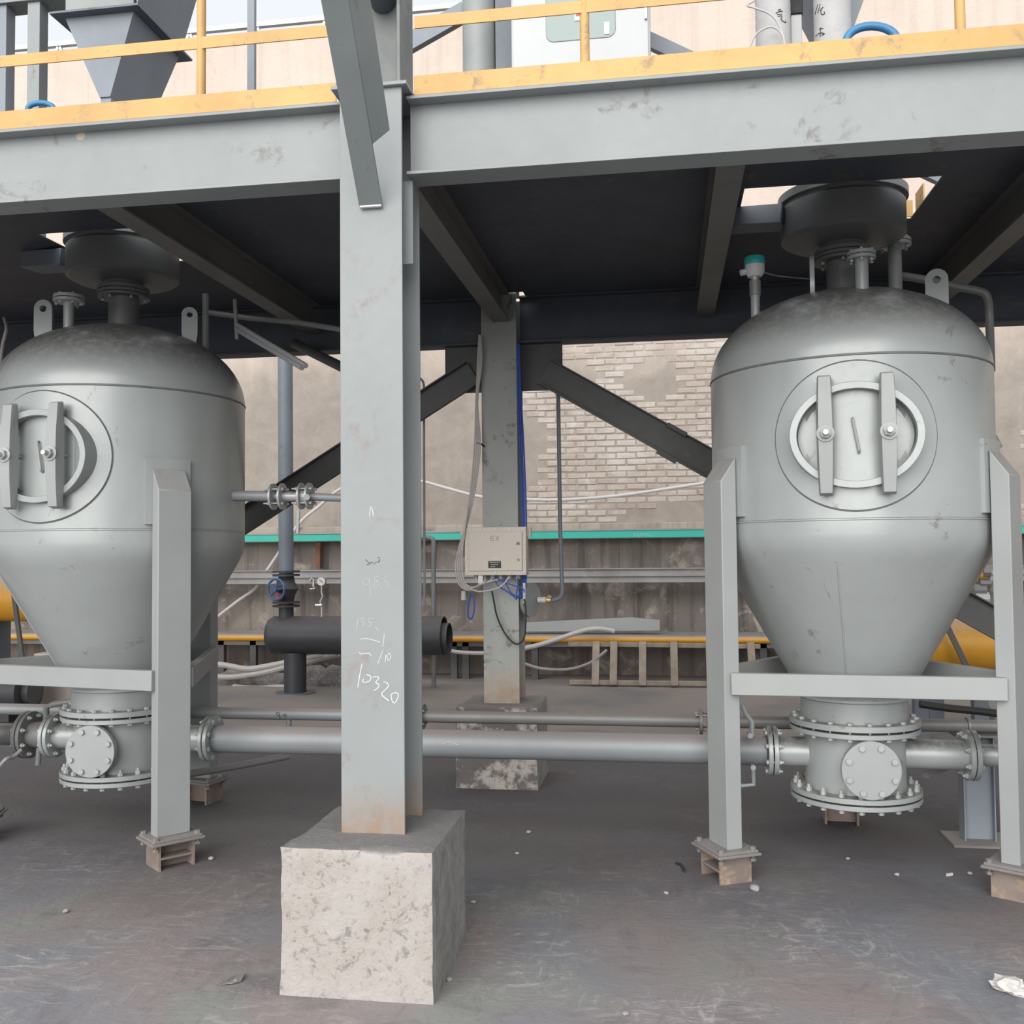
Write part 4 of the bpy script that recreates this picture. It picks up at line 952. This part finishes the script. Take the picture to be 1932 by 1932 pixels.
# rusty post piece on the wall
q0 = at(598, 1024, Y=12.55); q1 = at(606, 1072, Y=12.55)
tag(MB().box((q0.x, 12.5, q1.z), (q1.x, 12.6, q0.z)).build('rusty_strip', paint('rust_strip', (.16, .07, .035), .8, .2)), 'rusty vertical strip on the wall above the tray', 'strip')

# rubble and dumped hoses at the wall foot on the left
for i, (px, py, s) in enumerate(((505, 1268, .16), (590, 1275, .20), (620, 1285, .15), (645, 1270, .22), (470, 1290, .14), (625, 1262, .12), (445, 1288, .16), (520, 1296, .13))):
    c = at(px, py, Y=11.5); c.z = 0
    bm = bmesh.new(); bmesh.ops.create_icosphere(bm, subdivisions=2, radius=s)
    for v in bm.verts:
        v.co *= 1+.35*mnoise.noise(v.co*7+V((i*3.1, 0, 0))); v.co.z = max(v.co.z*.75+s*.35, 0); v.co.x *= 1.5
    me = bpy.data.meshes.new('rubble_lump'); bm.to_mesh(me); bm.free(); me.materials.append(M['lead'])
    o = bpy.data.objects.new('rubble_lump', me); COL.objects.link(o); o.location = c; WL[o.name] = c
    tag(o, ('rubble lump left of the black post, at mid height of the heap', 'wide rubble lump just right of the black post', 'low rubble lump in front at the near column edge', 'largest rubble lump against the wall by the near column', 'low rubble lump farthest left in front', 'small rubble lump behind the others under the vessel', 'rubble lump at the left end of the heap by the tank leg', 'rubble lump nearest the foot of the black post')[i], 'rubble', 'rubble lumps below the black vessel')
for i, pts in enumerate((((400, 1252), (430, 1256), (470, 1262), (520, 1254), (560, 1246), (610, 1238)), ((400, 1276), (440, 1277), (500, 1268), (555, 1254), (600, 1244), (640, 1234)), ((440, 1298), (480, 1302), (530, 1299), (548, 1302)))):
    cable('dumped_hose', [at(a, b_, Y=11.25) for a, b_ in pts], .035 if i < 2 else .05, M['gray_cable'], ('upper', 'middle', 'lowest')[i]+' dusty hose dumped by the wall left of the near column', 'hose', 'dumped hoses')

# yellow vessels glimpsed behind the tanks
def yvessel(y, px0, px1, pyc, r, label):
    a = at(px0, pyc, Y=y); b = at(px1, pyc, Y=y); c = (a+b)/2
    t = thing('yellow_vessel', label, 'vessel', (c.x, y, 0))
    MB().cyl((a.x, y, a.z), (b.x, y, a.z), r, 48).build('shell', M['yellow_t'], t)
    for f in (.25, .75):
        x = a.x+(b.x-a.x)*f; MB().box((x-.06, y-r*.6, 0), (x+.06, y+r*.6, a.z-r*.8)).build('saddle', M['steel_dk'], t)
    return t
yvessel(9.3, 1640, 2120, 1212, .235, 'yellow horizontal vessel behind the right tank')
yvessel(9.3, -240, 75, 1130, .235, 'yellow vessel glimpsed at the left edge behind the left tank')
tag(MB().bar(at(1786, 1180, Y=8.9), at(1786, 1180, Y=8.9)+(at(1820, 1250, Y=8.9)-at(1786, 1180, Y=8.9))*2.85, .03, .045, (1, 0, 0)).build('flat_strap', M['brace']), 'thin dark strap crossing the yellow vessel behind the right tank', 'strap')
tag(MB().bar(at(22, 1090, Y=8.9), at(22, 1090, Y=8.9)+(at(40, 1225, Y=8.9)-at(22, 1090, Y=8.9))*2.05, .03, .04, (1, 0, 0)).build('flat_strap', M['brace']), 'thin dark strap at the left edge behind the left tank', 'strap')
hb = thing('hydrant_valve', 'small pale valve block behind the right leg of the right tank', 'valve', at(1852, 1110, Y=9.1))
for i, (a, b_, s_, m_) in enumerate(((1850, 1085, .05, 'yellow_t'), (1858, 1100, .045, 'dbolt'), (1848, 1112, .05, 'galv'), (1852, 1128, .055, 'white'), (1860, 1078, .03, 'dbolt'))):
    c = at(a, b_, Y=9.1); MB().cyl(c-V((s_, 0, 0)), c+V((s_, 0, 0)), .035+.006*i, 10).build('fitting', M[m_], hb)
MB().cyl(at(1854, 1135, Y=9.1), at(1854, 1190, Y=9.1), .02, 10).build('stem', M['dbolt'], hb)
tag(MB().tube(smoothpath([at(a, b_, Y=7.6) for a, b_ in ((1735, 1328), (1790, 1336), (1850, 1342), (1932, 1352), (2000, 1350))], 4), .028, 10).build('floor_hose', M['rubber']), 'dark hose lying behind the right tank foot', 'hose')
for i, px in enumerate((1736, 1848)):
    x = at(px, 1320, Y=8.6); tag(MB().box((x.x-.055, 8.55, 0), (x.x+.055, 8.65, x.z+.2)).build('stub_post', M['steel_dk']), ('thin', 'wide')[i]+' dark post stub seen under the cross bar of the right tank', 'post')
# pale pier and dark machine behind the left tank
pr = at(90, 1282, Y=9.0)
tag(MB().box((pr.x-.16, 9.0, 0), (pr.x+.24, 9.3, at(90, 1262, Y=9.0).z+.15)).build('brick_pier', M['cream'], bevel=.01), 'pale flaking pier seen under the cross bar of the left tank', 'pier')
mc = at(30, 1290, Y=8.4)
mm = thing('dark_pump', 'dark pump body at the left edge behind the left tank', 'pump', (mc.x, 8.4, 0))
MB().box((mc.x-.6, 8.2, 0), (mc.x+.12, 8.7, .06)).build('skid', M['black'], mm)
MB().cyl((mc.x-.6, 8.45, .32), (mc.x+.10, 8.45, .32), .22, 28).build('casing', M['black'], mm)
MB().cyl((mc.x+.10, 8.45, .32), (mc.x+.16, 8.45, .32), .12, 20).build('end_cover', M['brace'], mm)
MB().box((mc.x-.5, 8.3, .06), (mc.x, 8.6, .2)).build('foot', M['black'], mm)

# ================================================================== ON THE DECK
def hopper(k, label):
    c = TC[k]; t = thing('feed_hopper', label, 'hopper', (c.x, c.y, 3.76), 'feed hoppers over the tanks')
    X0, X1, Y0, Y1 = c.x-.22, c.x+.20, c.y-.25, c.y+.27; zt, zb = 4.66, 4.21
    A = [V((X0, Y0, zt)), V((X1, Y0, zt)), V((X1, Y1, zt)), V((X0, Y1, zt))]
    B = [V((c.x-.035, c.y-.20, zb)), V((c.x+.03, c.y-.20, zb)), V((c.x+.03, c.y+.22, zb)), V((c.x-.035, c.y+.22, zb))]
    for i in range(4):
        j = (i+1) % 4; n_ = (A[j]-A[i]).cross(B[i]-A[i]).normalized()
        MB().prism([A[i], A[j], B[j], B[i]], n_*.008).build('chute_plate', M['hopper'], t)
    MB().box((c.x-.08, c.y-.22, 3.76), (c.x+.08, c.y+.22, 3.80)).build('outlet_flange', M['hopper'], t)
    MB().box((c.x-.034, c.y-.19, 3.80), (c.x+.029, c.y+.21, zb+.002)).build('outlet_duct', M['hopper'], t)
    ft = MB(); e = .06
    ft.box((X0-e, Y0-e, zt), (X1+e, Y0, zt+.012)); ft.box((X0-e, Y1, zt), (X1+e, Y1+e, zt+.012)); ft.box((X0-e, Y0, zt), (X0, Y1, zt+.012)); ft.box((X1, Y0, zt), (X1+e, Y1, zt+.012))
    fo = ft.build('rim_flange', M['steel_dk'], t)
    bh = bolt_mesh('bolt', M['dbolt'], .011, .012, .0)
    for f_ in (.2, .5, .85): inst(bh, 'bolt', fo, (X0+(X1-X0)*f_, Y0-.03, zt+.012))
    MB().box((X0, Y0, zt+.012), (X1, Y1, 5.6)).build('bin', M['hopper_g'], t, .002)
    MB().prism([(X1, Y0-.0, 5.6), (X1, Y0, 4.9), (X1+.02, Y0, 4.70), (X1+.30, Y0, 5.6)], (0, Y1-Y0, 0)).build('side_chute', M['hopper'], t)
    return t
hopper('L', 'grey feed hopper above the deck over the left tank')
hopper('R', 'grey feed hopper above the deck behind the white wrapped pipes')
hf = thing('hopper_frame', 'steel frame of posts and beam carrying the left hopper', 'frame', (-3.9, 5.0, 3.41))
for a, b_ in ((51, 74), (-12, 11)):
    q0, q1 = at(a, 120, Y=5.05).x, at(b_, 120, Y=5.05).x
    MB().box((q0, 5.05, 3.41), (q1, 5.13, 4.79)).build('post', M['beam'] if a > 0 else M['hopper'], hf, .002)
q0, q1 = at(-60, 40, Y=5.03), at(124, 30, Y=5.03)
MB().box((q0.x, 5.03, 4.79), (q1.x, 5.17, 5.15)).build('beam', M['hopper_g'], hf, .002)
q = at(475, 100, Y=6.9); tag(MB().box((q.x-.028, 6.88, 3.41), (q.x+.028, 6.92, 6.4)).build('thin_post', M['hopper']), 'thin dark post on the deck between the hopper and the near column', 'post')
def arc(px, py, w, h, Y, r, label):
    pts = [at(px+w*math.cos(math.pi*(1-i/12)), py-h*math.sin(math.pi*i/12), Y=Y) for i in range(13)]
    lo = [V((pts[0].x, Y, 3.415))]+pts+[V((pts[-1].x, Y, 3.415))]
    tag(MB().tube(lo, r, 12).build('blue_hose', M['blue_hose']), label, 'hose', 'blue hoses on the deck')
arc(77, 207, 25, 13, 4.6, .014, 'small arc of blue hose on the deck at the far left')
arc(1645, 78, 48, 29, 4.4, .018, 'arc of blue hose on the deck beside the wrapped pipes')
# control cabinet
cy_ = 6.25
ca, cb_ = at(965, 90, Y=cy_).x, at(1227, 90, Y=cy_).x
cab = thing('control_cabinet', 'white control cabinet with window on the deck', 'cabinet', ((ca+cb_)/2, cy_+.2, 3.41))
MB().box((ca, cy_, 3.46), (cb_, cy_+.4, 5.6)).build('body', M['cab'], cab, .006)
MB().box((ca+.01, cy_+.01, 3.41), (cb_-.01, cy_+.39, 3.46)).build('plinth', M['steel_dk'], cab)
cdoor = MB().box((ca+.012, cy_-.018, 3.49), (cb_-.012, cy_-.001, 5.57)).build('door', M['cab'], cab, .004)
w0, w1 = at(1031, 80, Y=cy_-.02), at(1161, 80, Y=cy_-.02); wz0 = w0.z; wz1 = wz0+.75; rr_ = .05; poly = []
for cx, cz, a0 in ((w1.x-rr_, wz0+rr_, -90), (w1.x-rr_, wz1-rr_, 0), (w0.x+rr_, wz1-rr_, 90), (w0.x+rr_, wz0+rr_, 180)):
    for i in range(7):
        a = rad(a0+15*i); poly.append(V((cx+rr_*math.cos(a), cy_-.0185, cz+rr_*math.sin(a))))
wn = MB().prism(poly, (0, -.004, 0)).build('window_pane', M['glass'], cdoor)
MB().tube(poly+[poly[0]], .004, 6, False).build('window_gasket', M['galv'], cdoor)
p = at(1145, 53, Y=cy_-.024); MB().box((p.x-.018, cy_-.027, p.z-.04), (p.x+.018, cy_-.0225, p.z+.04)).build('sticker', M['white'], cdoor)
p = at(1090, 25, Y=cy_-.024); MB().box((p.x-.022, cy_-.027, p.z-.05), (p.x+.022, cy_-.0225, p.z+.05)).build('label_card', M['white'], cdoor)
MB().box((p.x-.012, cy_-.029, p.z-.02), (p.x+.012, cy_-.027, p.z+.03)).build('label_symbol', M['red'], cdoor)
MB().box((at(1216, 30, Y=cy_).x, cy_-.035, at(1216, 40, Y=cy_).z), (at(1221, 30, Y=cy_).x, cy_-.018, at(1216, 2, Y=cy_).z)).build('latch', M['silver'], cdoor)
q = at(870, 22, Y=6.85); q.x = xq-.30; tag(MB().bar(at(755, 92, Y=6.85)+(at(755, 92, Y=6.85)-q)*.35, q, .06, .13).build('deck_brace', M['hopper']), 'dark brace rising right to the post beside the cabinet', 'brace')
q = at(1210, 70, Y=6.9); q2 = at(1300, 112, Y=6.9); tag(MB().bar(q, q+(q2-q)*((q.z-3.43)/(q.z-q2.z)), .06, .10).build('deck_brace', M['hopper']), 'dark brace falling right behind the white cabinet', 'brace')
# wrapped pipes with handwriting
def wrapped(px0, px1, Y, label, ss):
    a, b = at(px0, 40, Y=Y).x, at(px1, 40, Y=Y).x; cx = (a+b)/2; r = (b-a)/2
    t = thing('wrapped_pipe', label, 'pipe', (cx, Y, 3.41), 'white wrapped pipes on the deck')
    pr = []; z = 3.41; k = 0
    while z < 5.5: pr.append((r*(1 if k % 2 else .985), z)); z += .02; k += 1
    MB().lathe(pr, 40, (cx, Y, 0)).build('wrap', M['wrap'], t)
    strokes(t, 'handwriting', ss, (1380, 0), 6.04, M['ink'], Y, .0022, hit=lambda x, y: cyl_hit(x, y, cx, Y, r*1.002), label='black handwritten characters')
wrapped(1425, 1492, 4.75, 'left white wrapped pipe with black handwriting above the deck edge', [[(530, 115), (562, 108)], [(505, 152), (545, 132), (582, 126)], [(520, 168), (575, 160)], [(530, 188), (575, 180), (565, 210), (582, 238)], [(572, 232), (612, 258), (620, 236)]])
wrapped(1535, 1606, 4.75, 'right white wrapped pipe with black handwriting above the deck edge', [[(985, 50), (968, 110), (950, 165)], [(1012, 45), (985, 150)], [(1045, 80), (1010, 118)], [(1022, 100), (1020, 150), (1040, 166), (1062, 155), (1056, 132)], [(1000, 330), (1046, 325)], [(1018, 310), (1010, 420)], [(960, 412), (1010, 375), (1060, 385), (1030, 402)]])
q = at(1502, 50, Y=4.9); t = thing('pale_post', 'short pale post with dark top between the wrapped pipes', 'post', (q.x, 4.9, 3.41))
zq = at(1502, 31, Y=4.9).z
MB().box((q.x-.025, 4.88, 3.41), (q.x+.025, 4.93, zq)).build('post', M['white'], t, .003)
MB().box((q.x-.03, 4.87, zq), (q.x+.03, 4.94, zq+.6)).build('dark_sleeve', M['rubber'], t, .003)
cable('white_wire', [at(a, b_, Y=4.6) for a, b_ in ((1412, 95), (1424, 68), (1440, 55), (1456, 51), (1470, 58), (1479, 75), (1480, 95))], .005, M['white_cable'], 'thin pale wire loop in front of the left wrapped pipe', 'wire')
cable('white_wire', [at(a, b_, Y=4.6) for a, b_ in ((1440, -20), (1424, 0), (1410, 10), (1424, 15), (1450, 25), (1467, 42), (1478, 70), (1481, 95))], .005, M['white_cable'], 'long pale wire trailing down the left wrapped pipe', 'wire')

# roof truss beyond the wall
tt = thing('roof_truss', 'pale steel roof truss beyond the wall at the top left', 'truss', (-11, 19, 8))
za, zb_ = 10.4, 12.6
MB().bar((-22, 19, za), (1, 19, za), .10, .10).build('bottom_chord', M['white'], tt)
MB().bar((-22, 19, zb_), (1, 19, zb_), .10, .10).build('top_chord', M['white'], tt)
MB().bar((-22, 19, 11.4), (1, 19, 11.4), .05, .05).build('purlin', M['white'], tt)
for i in range(15):
    x = -21+1.5*i; MB().bar((x, 19, za), (x+.75, 19, zb_), .06, .06).build('diagonal', M['white'], tt); MB().bar((x+.75, 19, zb_), (x+1.5, 19, za), .06, .06).build('diagonal', M['white'], tt)

# ================================================================== LITTER
def pebble(px, py, s, mat, label, cat='stone', flat=.6, name='pebble', group=None):
    c = at(px, py, Z=0); bm = bmesh.new(); bmesh.ops.create_icosphere(bm, subdivisions=2, radius=s)
    for v in bm.verts:
        v.co *= 1+.4*mnoise.noise(v.co*(1.5/s)*.6+V((px*.37, py*.11, 0))); v.co.z = v.co.z*flat+s*flat*.8
    me = bpy.data.meshes.new(name); bm.to_mesh(me); bm.free(); me.materials.append(mat)
    o = bpy.data.objects.new(name, me); COL.objects.link(o); o.location = c; o.rotation_euler.z = px
    tag(o, label, cat, group)
for px, py, r_, lb in ((1424, 1680, .024, 'grey stone beside the left front footing of the right tank'), (1257, 1687, .013, 'pebble left of the left front footing of the right tank'),
    (1600, 1622, .012, 'pebble on the ground below the bottom cover of the right tank'), (1692, 1652, .012, 'pebble between the two front footings of the right tank'), (1830, 1650, .012, 'pebble just left of the right edge footing'),
    (124, 1722, .015, 'pebble on the bare ground at the lower left'), (398, 1622, .016, 'pebble right of the front footing of the left tank'), (998, 1572, .014, 'pebble right of the near block, farthest back'),
    (976, 1612, .012, 'pebble right of the near block, middle one'), (893, 1704, .012, 'pebble close to the right side of the near block'), (848, 1850, .012, 'pebble at the front right foot of the near block'), (1180, 1915, .012, 'pebble at the bottom edge of the picture')):
    pebble(px, py, r_, M['stone'], lb, group='pebbles scattered on the ground')
pb2 = at(1912, 1872, Z=0); bm = bmesh.new(); bmesh.ops.create_icosphere(bm, subdivisions=3, radius=.045)
for v in bm.verts:
    v.co *= 1+.8*mnoise.noise(v.co*28)+.3*mnoise.noise(v.co*70); v.co.z = max(v.co.z*.7+.02, 0.001); v.co.x *= 1.3
me = bpy.data.meshes.new('crumpled_paper'); bm.to_mesh(me); bm.free(); me.materials.append(M['paper'])
o = bpy.data.objects.new('crumpled_paper', me); COL.objects.link(o); o.location = pb2; tag(o, 'crumpled white paper on the ground at the lower right corner', 'paper')
lf = [at(a, b_, Z=.004) for a, b_ in ((416, 1858), (435, 1846), (455, 1839), (462, 1844), (455, 1852), (440, 1856))]
for i, p in enumerate(lf): p.z = .004+.012*(i in (2, 3))
tag(MB().prism(lf, (0, 0, .003)).build('torn_scrap', M['lead'], smooth=0), 'torn pale scrap lying on the ground left of the near block', 'scrap')
tag(MB().tube([at(a, b_, Z=.008) for a, b_ in ((1275, 1628), (1284, 1630), (1289, 1638), (1292, 1644))], .007, 6).build('twig', M['rubber']), 'short dark rubber scrap on the ground left of the right tank', 'scrap')
tag(MB().bar(at(1786, 1651, Z=.008), at(1797, 1649, Z=.008), .008, .012).build('wood_chip', M['paper']), 'tiny pale chip on the ground near the right footing', 'chip')
